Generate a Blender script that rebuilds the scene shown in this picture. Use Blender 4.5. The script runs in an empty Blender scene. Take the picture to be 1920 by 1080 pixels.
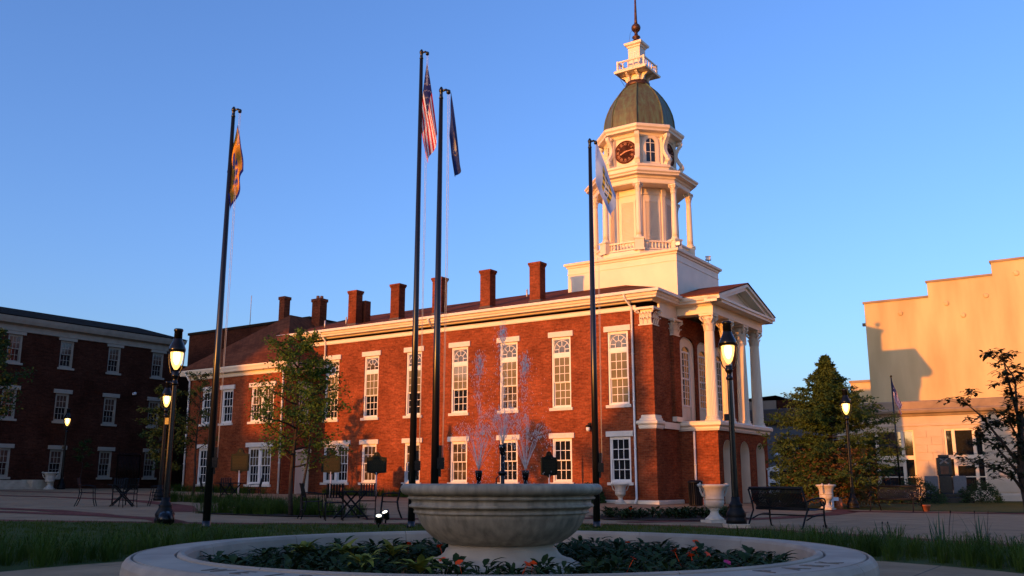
import bpy, bmesh, math, random
from mathutils import Vector, Matrix, Quaternion
random.seed(7)
R=math.radians; sin=math.sin; cos=math.cos; PI=math.pi
SC=bpy.context.scene; COL=SC.collection
# ---------------------------------------------------------------- camera, sky, sun, exposure
cam=bpy.data.cameras.new('camera'); co=bpy.data.objects.new('camera',cam); COL.objects.link(co)
cam.sensor_width=36; cam.lens=36*1729/1920; cam.clip_start=.1; cam.clip_end=6000
co.location=(0,0,1.05); co.rotation_euler=(R(90)+math.atan(365/1729),0,0); SC.camera=co
SUN=Vector((-.75,-.70,.0808)).normalized()
wd=bpy.data.worlds.new('World'); SC.world=wd; wd.use_nodes=True
nt=wd.node_tree; nt.nodes.clear()
out=nt.nodes.new('ShaderNodeOutputWorld'); bg=nt.nodes.new('ShaderNodeBackground'); sky=nt.nodes.new('ShaderNodeTexSky')
sky.sky_type='NISHITA'; sky.sun_disc=False; sky.sun_elevation=math.asin(SUN.z); sky.sun_rotation=math.atan2(SUN.x,SUN.y)
sky.air_density=1.0; sky.dust_density=2.0; sky.ozone_density=3.0; sky.altitude=100
hs=nt.nodes.new('ShaderNodeHueSaturation'); hs.inputs['Saturation'].default_value=1.0; hs.inputs['Hue'].default_value=.5
tint=nt.nodes.new('ShaderNodeVectorMath'); tint.operation='MULTIPLY'; tint.inputs[1].default_value=(1.10,1.10,1.45)
nt.links.new(sky.outputs[0],hs.inputs['Color']); nt.links.new(hs.outputs[0],tint.inputs[0]); nt.links.new(tint.outputs[0],bg.inputs[0]); nt.links.new(bg.outputs[0],out.inputs[0])
bg.inputs[1].default_value=.15
sl=bpy.data.lights.new('sun','SUN'); so=bpy.data.objects.new('sun',sl); COL.objects.link(so)
sl.energy=2.0; sl.angle=R(.6); sl.color=(1,.35,.03)
so.rotation_euler=SUN.to_track_quat('Z','Y').to_euler(); so.location=(-60,-60,40)
SC.view_settings.view_transform='Standard'; SC.view_settings.look='None'; SC.view_settings.gamma=1; SC.view_settings.use_curve_mapping=False
SC.view_settings.exposure=1.4
# ---------------------------------------------------------------- frames
ANG=R(-34.1); OX,OY=6.53,42.36
E1=Vector((cos(ANG),sin(ANG),0)); E2=Vector((-sin(ANG),cos(ANG),0))
def TW(x,y,z=0):                      # town coordinates (courthouse corner) -> world
    return Vector((OX+E1.x*x+E2.x*y, OY+E1.y*x+E2.y*y, z))
def tx_of(X,Y): return (X-OX)*E1.x+(Y-OY)*E1.y
def G(X,Y): return .0155*max(0.,6-tx_of(X,Y))
# ---------------------------------------------------------------- mesh builder
class MB:
    def __init__(s): s.v=[]; s.f=[]; s.sm=[]; s.mi=[]; s.cm=0
    def add(s,vs,fs,sm=False,mi=None):
        o=len(s.v); s.v+= [tuple(p) for p in vs]
        for f in fs: s.f.append([i+o for i in f]); s.sm.append(sm); s.mi.append(s.cm if mi is None else mi)
        return s
    def box(s,x0,y0,z0,x1,y1,z1,M=None):
        vs=[Vector((x,y,z)) for z in (z0,z1) for y in (y0,y1) for x in (x0,x1)]
        if M: vs=[M@p for p in vs]
        return s.add(vs,[(0,2,3,1),(4,5,7,6),(0,1,5,4),(2,6,7,3),(0,4,6,2),(1,3,7,5)])
    def cbox(s,c,sx,sy,sz,M=None):
        return s.box(c[0]-sx/2,c[1]-sy/2,c[2]-sz/2,c[0]+sx/2,c[1]+sy/2,c[2]+sz/2,M)
    def bar(s,a,b,w,h,up=(0,0,1)):      # square bar from a to b
        a=Vector(a); b=Vector(b); d=(b-a).normalized(); u=Vector(up)
        if abs(d.dot(u))>.98: u=Vector((1,0,0))
        sd=d.cross(u).normalized(); u=sd.cross(d)
        vs=[p+sd*w/2*i+u*h/2*j for p in (a,b) for i,j in((-1,-1),(1,-1),(1,1),(-1,1))]
        return s.add(vs,[(3,2,1,0),(4,5,6,7),(0,1,5,4),(1,2,6,5),(2,3,7,6),(3,0,4,7)])
    def tube(s,pts,r,n=8,caps=True,sm=True):
        pts=[Vector(p) for p in pts]; k=len(pts)
        rs=r if isinstance(r,(list,tuple)) else [r]*k
        vs=[]; ref=None
        for i,p in enumerate(pts):
            d=(pts[min(i+1,k-1)]-pts[max(i-1,0)]); d=d.normalized() if d.length>1e-9 else Vector((0,0,1))
            if ref is None:
                ref=Vector((1,0,0)) if abs(d.x)<.9 else Vector((0,1,0))
            a=d.cross(ref); a=a.normalized() if a.length>1e-6 else d.orthogonal().normalized(); b=d.cross(a); ref=b.cross(d) if False else ref
            for j in range(n): t=2*PI*j/n; vs.append(p+a*cos(t)*rs[i]+b*sin(t)*rs[i])
        fs=[(i*n+j,i*n+(j+1)%n,(i+1)*n+(j+1)%n,(i+1)*n+j) for i in range(k-1) for j in range(n)]
        if caps: fs+=[tuple(range(n-1,-1,-1)),tuple((k-1)*n+j for j in range(n))]
        return s.add(vs,fs,sm)
    def lathe(s,prof,n=24,c=(0,0,0),a0=0,a1=2*PI,sm=True,flute=None,off=0,M=None):
        full=abs(a1-a0-2*PI)<1e-6; m=n if full else n+1; vs=[]
        for r,z in prof:
            for j in range(m):
                t=a0+(a1-a0)*j/n+off; rr=r
                if flute and j%2: rr=r*(1-flute)
                p=Vector((c[0]+rr*cos(t),c[1]+rr*sin(t),c[2]+z)); vs.append(M@p if M else p)
        fs=[]
        for i in range(len(prof)-1):
            for j in range(n):
                k=(j+1)%m
                fs.append((i*m+j,i*m+k,(i+1)*m+k,(i+1)*m+j))
        if full:
            if prof[0][0]>1e-4: fs.append(tuple(range(m-1,-1,-1)))
            if prof[-1][0]>1e-4: fs.append(tuple((len(prof)-1)*m+j for j in range(m)))
        return s.add(vs,fs,sm)
    def sweep(s,prof,path,closed=True,caps=True):     # prof [(outward, z)], path [(x,y)] counter-clockwise; mitred
        k=len(path); P=[Vector((p[0],p[1])) for p in path]; vs=[]
        def nrm(a,b):
            d=(b-a).normalized(); return Vector((d.y,-d.x))
        for i in range(k):
            if closed or 0<i<k-1:
                n0=nrm(P[i-1],P[i]); n1=nrm(P[i],P[(i+1)%k]); m=(n0+n1); m=m/ max(1e-6,(1+n0.dot(n1)))
            elif i==0: m=nrm(P[0],P[1])
            else: m=nrm(P[-2],P[-1])
            for o,z in prof: vs.append((P[i].x+m.x*o,P[i].y+m.y*o,z))
        q=len(prof); fs=[]
        for i in range(k if closed else k-1):
            j=(i+1)%k
            for a in range(q):
                b=(a+1)%q
                fs.append((i*q+a,j*q+a,j*q+b,i*q+b))
        if not closed and caps: fs+=[tuple(range(q)),tuple((k-1)*q+a for a in range(q-1,-1,-1))]
        return s.add(vs,fs)
    def prism(s,poly,z0,z1,M=None):     # polygon in xy extruded in z
        n=len(poly); vs=[Vector((x,y,z)) for z in(z0,z1) for x,y in poly]
        if M: vs=[M@p for p in vs]
        return s.add(vs,[tuple(range(n-1,-1,-1)),tuple(range(n,2*n))]+[(i,(i+1)%n,n+(i+1)%n,n+i) for i in range(n)])
    def sph(s,c,r,n=10,sz=1.):
        k=n//2; return s.lathe([(max(1e-5,r*sin(PI*i/k)),-r*sz*cos(PI*i/k)) for i in range(k+1)],n,c)
    def build(s,name,m,parent=None,loc=None,rot=0,fix=True,bevel=0):
        me=bpy.data.meshes.new(name); me.from_pydata(s.v,[],s.f)
        for mm in (m if isinstance(m,(list,tuple)) else [m]): me.materials.append(mm)
        me.polygons.foreach_set('use_smooth',s.sm); me.polygons.foreach_set('material_index',s.mi)
        if fix:
            b=bmesh.new(); b.from_mesh(me)
            bmesh.ops.recalc_face_normals(b,faces=b.faces); b.to_mesh(me); b.free()
        me.update()
        o=bpy.data.objects.new(name,me); COL.objects.link(o)
        if parent: o.parent=parent
        if loc is not None: o.location=loc
        if rot: o.rotation_euler=(0,0,rot)
        if bevel:
            md=o.modifiers.new('edge','BEVEL'); md.width=bevel; md.segments=2; md.limit_method='ANGLE'
        return o
def tag(o,label=None,cat=None,group=None,kind=None):
    if label:o['label']=label
    if cat:o['category']=cat
    if group:o['group']=group
    if kind:o['kind']=kind
    return o
def empty(name,loc,rz=0,label=None,cat=None,group=None):
    o=bpy.data.objects.new(name,None); COL.objects.link(o); o.location=loc; o.rotation_euler=(0,0,rz); o.empty_display_size=.3
    return tag(o,label,cat,group)
def copy_tree(o,parent=None):
    c=o.copy(); COL.objects.link(c)
    if parent: c.parent=parent
    for ch in list(o.children): copy_tree(ch,c)
    return c
def text_mesh(txt,size,depth,res=2):
    cu=bpy.data.curves.new('lettering','FONT'); cu.body=txt; cu.size=size; cu.extrude=depth; cu.align_x='CENTER'; cu.align_y='CENTER'; cu.resolution_u=res
    o=bpy.data.objects.new('lettering',cu); COL.objects.link(o)
    dg=bpy.context.evaluated_depsgraph_get(); me=bpy.data.meshes.new_from_object(o.evaluated_get(dg))
    vs=[v.co.copy() for v in me.vertices]; fs=[tuple(p.vertices) for p in me.polygons]
    bpy.data.objects.remove(o); bpy.data.curves.remove(cu); bpy.data.meshes.remove(me)
    return vs,fs
def wall(mb,u0,u1,z0,z1,holes,F,depth=.25):   # F(u,d,z)->xyz ; a wall face with real openings and reveals
    us=sorted({u0,u1}|{h[0] for h in holes}|{h[1] for h in holes}); zs=sorted({z0,z1}|{h[2] for h in holes}|{h[3] for h in holes})
    us=[u for u in us if u0<=u<=u1]; zs=[z for z in zs if z0<=z<=z1]
    for i in range(len(us)-1):
        for j in range(len(zs)-1):
            cu=(us[i]+us[i+1])/2; cz=(zs[j]+zs[j+1])/2
            if any(h[0]<cu<h[1] and h[2]<cz<h[3] for h in holes): continue
            mb.add([F(us[i],0,zs[j]),F(us[i+1],0,zs[j]),F(us[i+1],0,zs[j+1]),F(us[i],0,zs[j+1])],[(0,1,2,3)])
    for a,b,c,d in holes:
        for p,q in (((a,c),(b,c)),((b,c),(b,d)),((b,d),(a,d)),((a,d),(a,c))):
            mb.add([F(p[0],0,p[1]),F(q[0],0,q[1]),F(q[0],depth,q[1]),F(p[0],depth,p[1])],[(0,1,2,3)])
# ---------------------------------------------------------------- materials
def mat(name,col,rough=.7,metal=0,var=0,scale=4,bump=0,bscale=None,col2=None,emit=None,estr=0,spec=None,coat=0,stretch=None,detail=6):
    m=bpy.data.materials.new(name); m.use_nodes=True; n=m.node_tree.nodes; l=m.node_tree.links; p=n['Principled BSDF']
    p.inputs['Base Color'].default_value=(*col,1); p.inputs['Roughness'].default_value=rough; p.inputs['Metallic'].default_value=metal
    if spec is None: spec=.15 if rough>=.6 else .5
    p.inputs['Specular IOR Level'].default_value=spec
    if coat: p.inputs['Coat Weight'].default_value=coat; p.inputs['Coat Roughness'].default_value=.05
    if emit: p.inputs['Emission Color'].default_value=(*emit,1); p.inputs['Emission Strength'].default_value=estr
    if var or col2 or bump:
        tc=n.new('ShaderNodeTexCoord'); src=tc.outputs['Object']
        if stretch:
            mp=n.new('ShaderNodeMapping'); mp.inputs['Scale'].default_value=stretch; l.new(src,mp.inputs[0]); src=mp.outputs[0]
        nz=n.new('ShaderNodeTexNoise'); nz.inputs['Scale'].default_value=scale; nz.inputs['Detail'].default_value=detail; l.new(src,nz.inputs['Vector'])
        if var or col2:
            cr=n.new('ShaderNodeValToRGB'); e=cr.color_ramp.elements
            c2=col2 if col2 else tuple(min(1,c*(1+var)) for c in col); c1=col if col2 else tuple(c*(1-var) for c in col)
            e[0].position=.33; e[0].color=(*c1,1); e[1].position=.67; e[1].color=(*c2,1)
            l.new(nz.outputs['Fac'],cr.inputs[0]); l.new(cr.outputs[0],p.inputs['Base Color'])
        if bump:
            b=n.new('ShaderNodeBump'); b.inputs['Strength'].default_value=bump; b.inputs['Distance'].default_value=.02
            nb=n.new('ShaderNodeTexNoise'); nb.inputs['Scale'].default_value=bscale or scale*6; nb.inputs['Detail'].default_value=5; l.new(src,nb.inputs['Vector'])
            l.new(nb.outputs['Fac'],b.inputs['Height']); l.new(b.outputs[0],p.inputs['Normal'])
    return m
def brick_mat(name,c1,c2,mortar,bw=.215,bh=.075,ms=.009,horizontal=False,blotch=.45,bump=.5):
    m=bpy.data.materials.new(name); m.use_nodes=True; n=m.node_tree.nodes; l=m.node_tree.links; p=n['Principled BSDF']
    tc=n.new('ShaderNodeTexCoord'); sx=n.new('ShaderNodeSeparateXYZ'); l.new(tc.outputs['Object'],sx.inputs[0]); cb=n.new('ShaderNodeCombineXYZ')
    if horizontal: l.new(sx.outputs[0],cb.inputs[0]); l.new(sx.outputs[1],cb.inputs[1])
    else:
        ad=n.new('ShaderNodeMath'); l.new(sx.outputs[0],ad.inputs[0]); l.new(sx.outputs[1],ad.inputs[1]); l.new(ad.outputs[0],cb.inputs[0]); l.new(sx.outputs[2],cb.inputs[1])
    bt=n.new('ShaderNodeTexBrick'); l.new(cb.outputs[0],bt.inputs['Vector']); bt.inputs['Scale'].default_value=1
    bt.inputs['Brick Width'].default_value=bw; bt.inputs['Row Height'].default_value=bh; bt.inputs['Mortar Size'].default_value=ms; bt.inputs['Mortar Smooth'].default_value=.2
    bt.inputs['Color1'].default_value=(*c1,1); bt.inputs['Color2'].default_value=(*c2,1); bt.inputs['Mortar'].default_value=(*mortar,1); bt.inputs['Bias'].default_value=-.1
    nz=n.new('ShaderNodeTexNoise'); nz.inputs['Scale'].default_value=.55; nz.inputs['Detail'].default_value=8; nz.inputs['Roughness'].default_value=.65; l.new(tc.outputs['Object'],nz.inputs['Vector'])
    mr=n.new('ShaderNodeMapRange'); mr.inputs[1].default_value=.3; mr.inputs[2].default_value=.7; mr.inputs[3].default_value=1-blotch; mr.inputs[4].default_value=1+blotch*.6; l.new(nz.outputs['Fac'],mr.inputs[0])
    # a second, brick-scale variation: individual darker headers
    n2=n.new('ShaderNodeTexNoise'); n2.inputs['Scale'].default_value=9; n2.inputs['Detail'].default_value=3; l.new(cb.outputs[0],n2.inputs['Vector'])
    m2=n.new('ShaderNodeMapRange'); m2.inputs[1].default_value=.3; m2.inputs[2].default_value=.75; m2.inputs[3].default_value=.7; m2.inputs[4].default_value=1.2; l.new(n2.outputs['Fac'],m2.inputs[0])
    mp=n.new('ShaderNodeMapping'); mp.inputs['Scale'].default_value=(1.6,9,1); l.new(cb.outputs[0],mp.inputs[0])
    n3=n.new('ShaderNodeTexNoise'); n3.inputs['Scale'].default_value=1; n3.inputs['Detail'].default_value=4; n3.inputs['Roughness'].default_value=.7; l.new(mp.outputs[0],n3.inputs['Vector'])
    m3=n.new('ShaderNodeMapRange'); m3.inputs[1].default_value=.32; m3.inputs[2].default_value=.68; m3.inputs[3].default_value=.72; m3.inputs[4].default_value=1.2; l.new(n3.outputs['Fac'],m3.inputs[0])
    m4=n.new('ShaderNodeMath'); m4.operation='MULTIPLY'; l.new(m2.outputs[0],m4.inputs[0]); l.new(m3.outputs[0],m4.inputs[1])
    mm=n.new('ShaderNodeMath'); mm.operation='MULTIPLY'; l.new(mr.outputs[0],mm.inputs[0]); l.new(m4.outputs[0],mm.inputs[1])
    mx=n.new('ShaderNodeVectorMath'); mx.operation='SCALE'; l.new(bt.outputs['Color'],mx.inputs[0]); l.new(mm.outputs[0],mx.inputs['Scale'])
    l.new(mx.outputs[0],p.inputs['Base Color']); p.inputs['Roughness'].default_value=.9; p.inputs['Specular IOR Level'].default_value=.02
    b=n.new('ShaderNodeBump'); b.inputs['Strength'].default_value=bump; b.inputs['Distance'].default_value=.012; b.invert=True
    l.new(bt.outputs['Fac'],b.inputs['Height']); l.new(b.outputs[0],p.inputs['Normal'])
    return m
def leaf_mat(name,col,col2,trans=.25,scale=2.5):
    m=mat(name,col,.75,col2=col2,scale=scale,spec=.12); n=m.node_tree.nodes; l=m.node_tree.links; p=n['Principled BSDF']
    t=n.new('ShaderNodeBsdfTranslucent'); mx=n.new('ShaderNodeMixShader'); mx.inputs[0].default_value=trans
    cr=[q for q in n if q.type=='VALTORGB'][0]; l.new(cr.outputs[0],t.inputs[0])
    o=[q for q in n if q.type=='OUTPUT_MATERIAL'][0]; l.new(p.outputs[0],mx.inputs[1]); l.new(t.outputs[0],mx.inputs[2]); l.new(mx.outputs[0],o.inputs[0])
    return m
M={}
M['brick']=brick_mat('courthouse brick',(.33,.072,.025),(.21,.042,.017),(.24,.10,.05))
M['brick_shaded']=brick_mat('shade darkened brick',(.075,.022,.012),(.05,.015,.009),(.06,.032,.022))  # darker copy of the courthouse brick; shade is put into its colour
M['brick_chim']=brick_mat('chimney brick',(.26,.058,.024),(.18,.04,.017),(.18,.08,.045))
M['paver']=brick_mat('brick paving',(.24,.075,.05),(.17,.055,.04),(.12,.085,.07),.2,.1,.008,True,.3,.4)
M['white']=mat('white paint',(.77,.62,.44),.5,var=.05,scale=1.3,bump=.05,bscale=20)
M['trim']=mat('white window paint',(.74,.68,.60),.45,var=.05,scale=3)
M['trimshade']=mat('shade greyed white trim',(.32,.265,.20),.6,var=.1,scale=3)  # white trim greyed so its colour carries the left building's shade
M['roofdark']=mat('dark slate roof',(.022,.016,.012),.95,var=.2,scale=2,spec=.02)
M['stonew']=mat('painted stone lintel',(.66,.58,.48),.7,var=.08,scale=5,bump=.1)
M['roof']=None
M['copper']=None
M['bronze']=mat('aged bronze',(.10,.045,.025),.5,.6,var=.3,scale=6)
M['glass']=mat('dark window glass',(.012,.013,.014),.04,spec=.6)
M['blind']=mat('window glass over drawn shade',(.20,.165,.085),.06,var=.18,scale=.9,spec=.6,coat=.3)
M['glassmix']=mat('window glass over half drawn curtain',(.03,.022,.014),.05,col2=(.14,.10,.055),scale=1.6,spec=.6)
M['iron']=mat('black painted iron',(.004,.004,.004),.24,.0,spec=.28,bump=.05,bscale=40)
M['blackmetal']=mat('dull black powder coat',(.005,.005,.005),.5,spec=.18)
M['pole']=mat('black flagpole paint',(.007,.007,.008),.28,.0,spec=.42)
M['lampglass']=mat('lit lamp glass',(.9,.7,.4),.2,emit=(1,.58,.16),estr=.7)
M['lampcore']=mat('glowing lamp bulb',(1,.9,.6),.3,emit=(1,.8,.42),estr=3)
M['lampoff']=mat('milky lamp glass',(.75,.75,.72),.2)
M['spot']=mat('lit spotlight lens',(1,.95,.85),.2,emit=(1,.92,.72),estr=1.4)
M['cast']=mat('cast stone',(.50,.40,.28),.75,col2=(.38,.30,.21),scale=3,bump=.12,bscale=60)
M['bowl']=mat('weathered cast stone bowl',(.40,.31,.20),.6,col2=(.19,.15,.095),scale=4,bump=.06,bscale=60,stretch=(3,3,.35),spec=.35)
M['coping']=mat('cast stone coping',(.43,.335,.24),.75,col2=(.31,.24,.175),scale=2.2,bump=.2,bscale=45)
M['groove']=mat('dirt in the grooves',(.16,.125,.09),.95)
M['urn']=mat('pale cast stone urn',(.52,.45,.35),.75,col2=(.42,.36,.28),scale=5,bump=.1,bscale=50)
M['concrete']=None
M['soil']=mat('dark mulch soil',(.03,.02,.013),.95,col2=(.055,.035,.022),scale=18,bump=.6,bscale=60)
M['turf']=mat('turf',(.036,.048,.006),.9,col2=(.055,.07,.010),scale=9,bump=.5,bscale=80)
M['field']=mat('distant ground',(.05,.055,.03),.95,col2=(.075,.07,.05),scale=.15)
M['stucco']=mat('tan painted stucco',(.68,.50,.25),.9,col2=(.53,.375,.18),scale=.9,bump=.25,bscale=5,stretch=(1,1,.22),detail=12)
M['limestone']=mat('bank limestone',(.62,.49,.35),.8,col2=(.54,.42,.29),scale=1.2,bump=.1,bscale=25)
M['limedark']=mat('weathered limestone cornice',(.36,.26,.17),.85,col2=(.25,.18,.12),scale=1.2,bump=.15,bscale=15)
M['bark']=mat('bark',(.05,.037,.027),.9,col2=(.03,.022,.017),scale=12,bump=.5,bscale=30)
M['leaf']=leaf_mat('young tree leaves',(.055,.105,.014),(.11,.17,.028))
M['leafdark']=leaf_mat('dark tree leaves',(.018,.04,.012),(.045,.08,.02))
M['leafred']=leaf_mat('dark dogwood leaves',(.015,.022,.010),(.032,.042,.015),.12)
M['needle']=leaf_mat('conifer needles',(.026,.055,.012),(.072,.10,.022),.1,.8)
M['needlebrown']=leaf_mat('brown conifer needles',(.10,.048,.014),(.15,.07,.022),.05)
M['blade']=leaf_mat('border grass blades',(.028,.055,.007),(.06,.10,.014),.2,1.2)
M['grass']=leaf_mat('lawn grass blades',(.036,.058,.005),(.065,.09,.010),.2,.8)
M['iris']=leaf_mat('iris leaves',(.035,.075,.04),(.06,.10,.055),.2)
M['bed']=leaf_mat('bedding plant leaves',(.012,.028,.007),(.038,.062,.016),.12,5)
M['varieg']=leaf_mat('variegated leaves',(.05,.085,.015),(.38,.34,.05),.2,9)
M['shrub']=leaf_mat('clipped shrub leaves',(.018,.04,.012),(.04,.07,.02),.1)
M['redflower']=mat('red petals',(.80,.06,.004),.6)
M['pinkflower']=mat('pink petals',(.45,.03,.12),.6)
M['water']=mat('water drops',(.66,.60,.54),.08,spec=.8)
M['pool']=mat('still water',(.02,.03,.03),.03,spec=.6)
M['granite']=mat('black polished granite',(.012,.012,.013),.2,var=.3,scale=60)
M['granitegrey']=mat('grey granite',(.16,.155,.15),.6,var=.25,scale=50)
M['plate']=mat('dark marker plate',(.02,.022,.014),.9,spec=.1,var=.25,scale=25)
M['gold']=mat('weathered gilt lettering',(.05,.04,.018),.9,spec=.1)
M['steel']=mat('galvanised post',(.55,.5,.45),.4,.3)
M['terra']=mat('terracotta',(.42,.13,.06),.8,var=.1)
M['signw']=mat('white sign board',(.72,.72,.70),.6)
M['wood']=mat('blond door wood',(.30,.17,.08),.5,var=.15,stretch=(8,8,1))
M['rope']=mat('halyard rope',(.5,.5,.52),.8)
M['lead']=mat('roof flashing',(.10,.075,.06),.6)
def special_mats():
    # shingle roof: rows of shingles
    m=bpy.data.materials.new('brown shingles'); m.use_nodes=True; n=m.node_tree.nodes; l=m.node_tree.links; p=n['Principled BSDF']
    tc=n.new('ShaderNodeTexCoord'); bt=n.new('ShaderNodeTexBrick'); bt.inputs['Scale'].default_value=1; bt.inputs['Brick Width'].default_value=.3; bt.inputs['Row Height'].default_value=.14; bt.inputs['Mortar Size'].default_value=.008
    bt.inputs['Color1'].default_value=(.19,.058,.026,1); bt.inputs['Color2'].default_value=(.125,.04,.018,1); bt.inputs['Mortar'].default_value=(.05,.02,.012,1)
    l.new(tc.outputs['Object'],bt.inputs['Vector'])
    nz=n.new('ShaderNodeTexNoise'); nz.inputs['Scale'].default_value=.7; nz.inputs['Detail'].default_value=7; l.new(tc.outputs['Object'],nz.inputs['Vector'])
    mr=n.new('ShaderNodeMapRange'); mr.inputs[1].default_value=.3; mr.inputs[2].default_value=.7; mr.inputs[3].default_value=.7; mr.inputs[4].default_value=1.25; l.new(nz.outputs['Fac'],mr.inputs[0])
    mx=n.new('ShaderNodeVectorMath'); mx.operation='SCALE'; l.new(bt.outputs['Color'],mx.inputs[0]); l.new(mr.outputs[0],mx.inputs['Scale']); l.new(mx.outputs[0],p.inputs['Base Color'])
    p.inputs['Roughness'].default_value=.9; p.inputs['Specular IOR Level'].default_value=.04
    b=n.new('ShaderNodeBump'); b.inputs['Strength'].default_value=.6; b.inputs['Distance'].default_value=.02; b.invert=True; l.new(bt.outputs['Fac'],b.inputs['Height']); l.new(b.outputs[0],p.inputs['Normal'])
    M['roof']=m
    # copper dome: brown copper with green streaks running down
    m=bpy.data.materials.new('patinated copper'); m.use_nodes=True; n=m.node_tree.nodes; l=m.node_tree.links; p=n['Principled BSDF']
    tc=n.new('ShaderNodeTexCoord'); mp=n.new('ShaderNodeMapping'); mp.inputs['Scale'].default_value=(5,5,.6); l.new(tc.outputs['Object'],mp.inputs[0])
    nz=n.new('ShaderNodeTexNoise'); nz.inputs['Scale'].default_value=1.2; nz.inputs['Detail'].default_value=8; nz.inputs['Roughness'].default_value=.7; l.new(mp.outputs[0],nz.inputs['Vector'])
    cr=n.new('ShaderNodeValToRGB'); e=cr.color_ramp.elements; e[0].position=.34; e[0].color=(.075,.048,.022,1); e[1].position=.68; e[1].color=(.10,.18,.09,1)
    k=cr.color_ramp.elements.new(.5); k.color=(.095,.095,.042,1)
    l.new(nz.outputs['Fac'],cr.inputs[0]); l.new(cr.outputs[0],p.inputs['Base Color']); p.inputs['Roughness'].default_value=.6; p.inputs['Metallic'].default_value=.15
    M['copper']=m
    # concrete paving with scored joints and stains
    m=bpy.data.materials.new('concrete paving'); m.use_nodes=True; n=m.node_tree.nodes; l=m.node_tree.links; p=n['Principled BSDF']
    tc=n.new('ShaderNodeTexCoord'); bt=n.new('ShaderNodeTexBrick'); bt.offset=0; bt.inputs['Scale'].default_value=1; bt.inputs['Brick Width'].default_value=2.4; bt.inputs['Row Height'].default_value=2.4; bt.inputs['Mortar Size'].default_value=.012
    mp=n.new('ShaderNodeMapping'); mp.inputs['Rotation'].default_value=(0,0,.6); l.new(tc.outputs['Object'],mp.inputs[0]); l.new(mp.outputs[0],bt.inputs['Vector'])
    bt.inputs['Color1'].default_value=(.33,.212,.115,1); bt.inputs['Color2'].default_value=(.29,.185,.10,1); bt.inputs['Mortar'].default_value=(.13,.095,.065,1)
    nz=n.new('ShaderNodeTexNoise'); nz.inputs['Scale'].default_value=1.1; nz.inputs['Detail'].default_value=9; nz.inputs['Roughness'].default_value=.7; l.new(tc.outputs['Object'],nz.inputs['Vector'])
    mr=n.new('ShaderNodeMapRange'); mr.inputs[1].default_value=.3; mr.inputs[2].default_value=.7; mr.inputs[3].default_value=.72; mr.inputs[4].default_value=1.2; l.new(nz.outputs['Fac'],mr.inputs[0])
    mx=n.new('ShaderNodeVectorMath'); mx.operation='SCALE'; l.new(bt.outputs['Color'],mx.inputs[0]); l.new(mr.outputs[0],mx.inputs['Scale']); l.new(mx.outputs[0],p.inputs['Base Color'])
    p.inputs['Roughness'].default_value=.85; p.inputs['Specular IOR Level'].default_value=.06
    nb=n.new('ShaderNodeTexNoise'); nb.inputs['Scale'].default_value=40; nb.inputs['Detail'].default_value=6; l.new(tc.outputs['Object'],nb.inputs['Vector'])
    b=n.new('ShaderNodeBump'); b.inputs['Strength'].default_value=.25; b.inputs['Distance'].default_value=.01; l.new(nb.outputs['Fac'],b.inputs['Height']); l.new(b.outputs[0],p.inputs['Normal'])
    M['concrete']=m
special_mats()
def lamp_glass():
    m=M['lampglass']; n=m.node_tree.nodes; l=m.node_tree.links; t=n.new('ShaderNodeBsdfTransparent'); t.inputs[0].default_value=(1,.9,.72,1); mx=n.new('ShaderNodeMixShader'); mx.inputs[0].default_value=.55
    o=[q for q in n if q.type=='OUTPUT_MATERIAL'][0]; l.new(n['Principled BSDF'].outputs[0],mx.inputs[2]); l.new(t.outputs[0],mx.inputs[1]); l.new(mx.outputs[0],o.inputs[0])
lamp_glass()
# ---------------------------------------------------------------- the ground and its sheets
def sheet(name,poly,off,m,holes=()):
    bm=bmesh.new()
    bm.faces.new([bm.verts.new((x,y,0)) for x,y in poly])
    ge=lambda: bm.verts[:]+bm.edges[:]+bm.faces[:]
    pc=TW(6,0); bmesh.ops.bisect_plane(bm,geom=ge(),plane_co=(pc.x,pc.y,0),plane_no=E1,dist=1e-5)
    bmesh.ops.triangulate(bm,faces=bm.faces[:])
    for v in bm.verts: v.co.z=G(v.co.x,v.co.y)+off
    bmesh.ops.recalc_face_normals(bm,faces=bm.faces)
    me=bpy.data.meshes.new(name); bm.to_mesh(me); bm.free()
    if me.polygons and me.polygons[0].normal.z<0: me.flip_normals()
    me.materials.append(m); o=bpy.data.objects.new(name,me); COL.objects.link(o)
    return tag(o,kind='structure')
def strip(name,pts,w,off,m):        # band of constant width along a line on the ground
    P=[Vector(p) for p in pts]; L=[];Rr=[]
    for i,p in enumerate(P):
        d=(P[min(i+1,len(P)-1)]-P[max(i-1,0)]).normalized(); nn=Vector((-d.y,d.x)); L.append(p+nn*w/2); Rr.append(p-nn*w/2)
    me=MB()
    for i in range(len(P)-1):
        q=[L[i],L[i+1],Rr[i+1],Rr[i]]; me.add([(a.x,a.y,G(a.x,a.y)+off) for a in q],[(0,1,2,3)])
    return tag(me.build(name,m),kind='structure')
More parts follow.
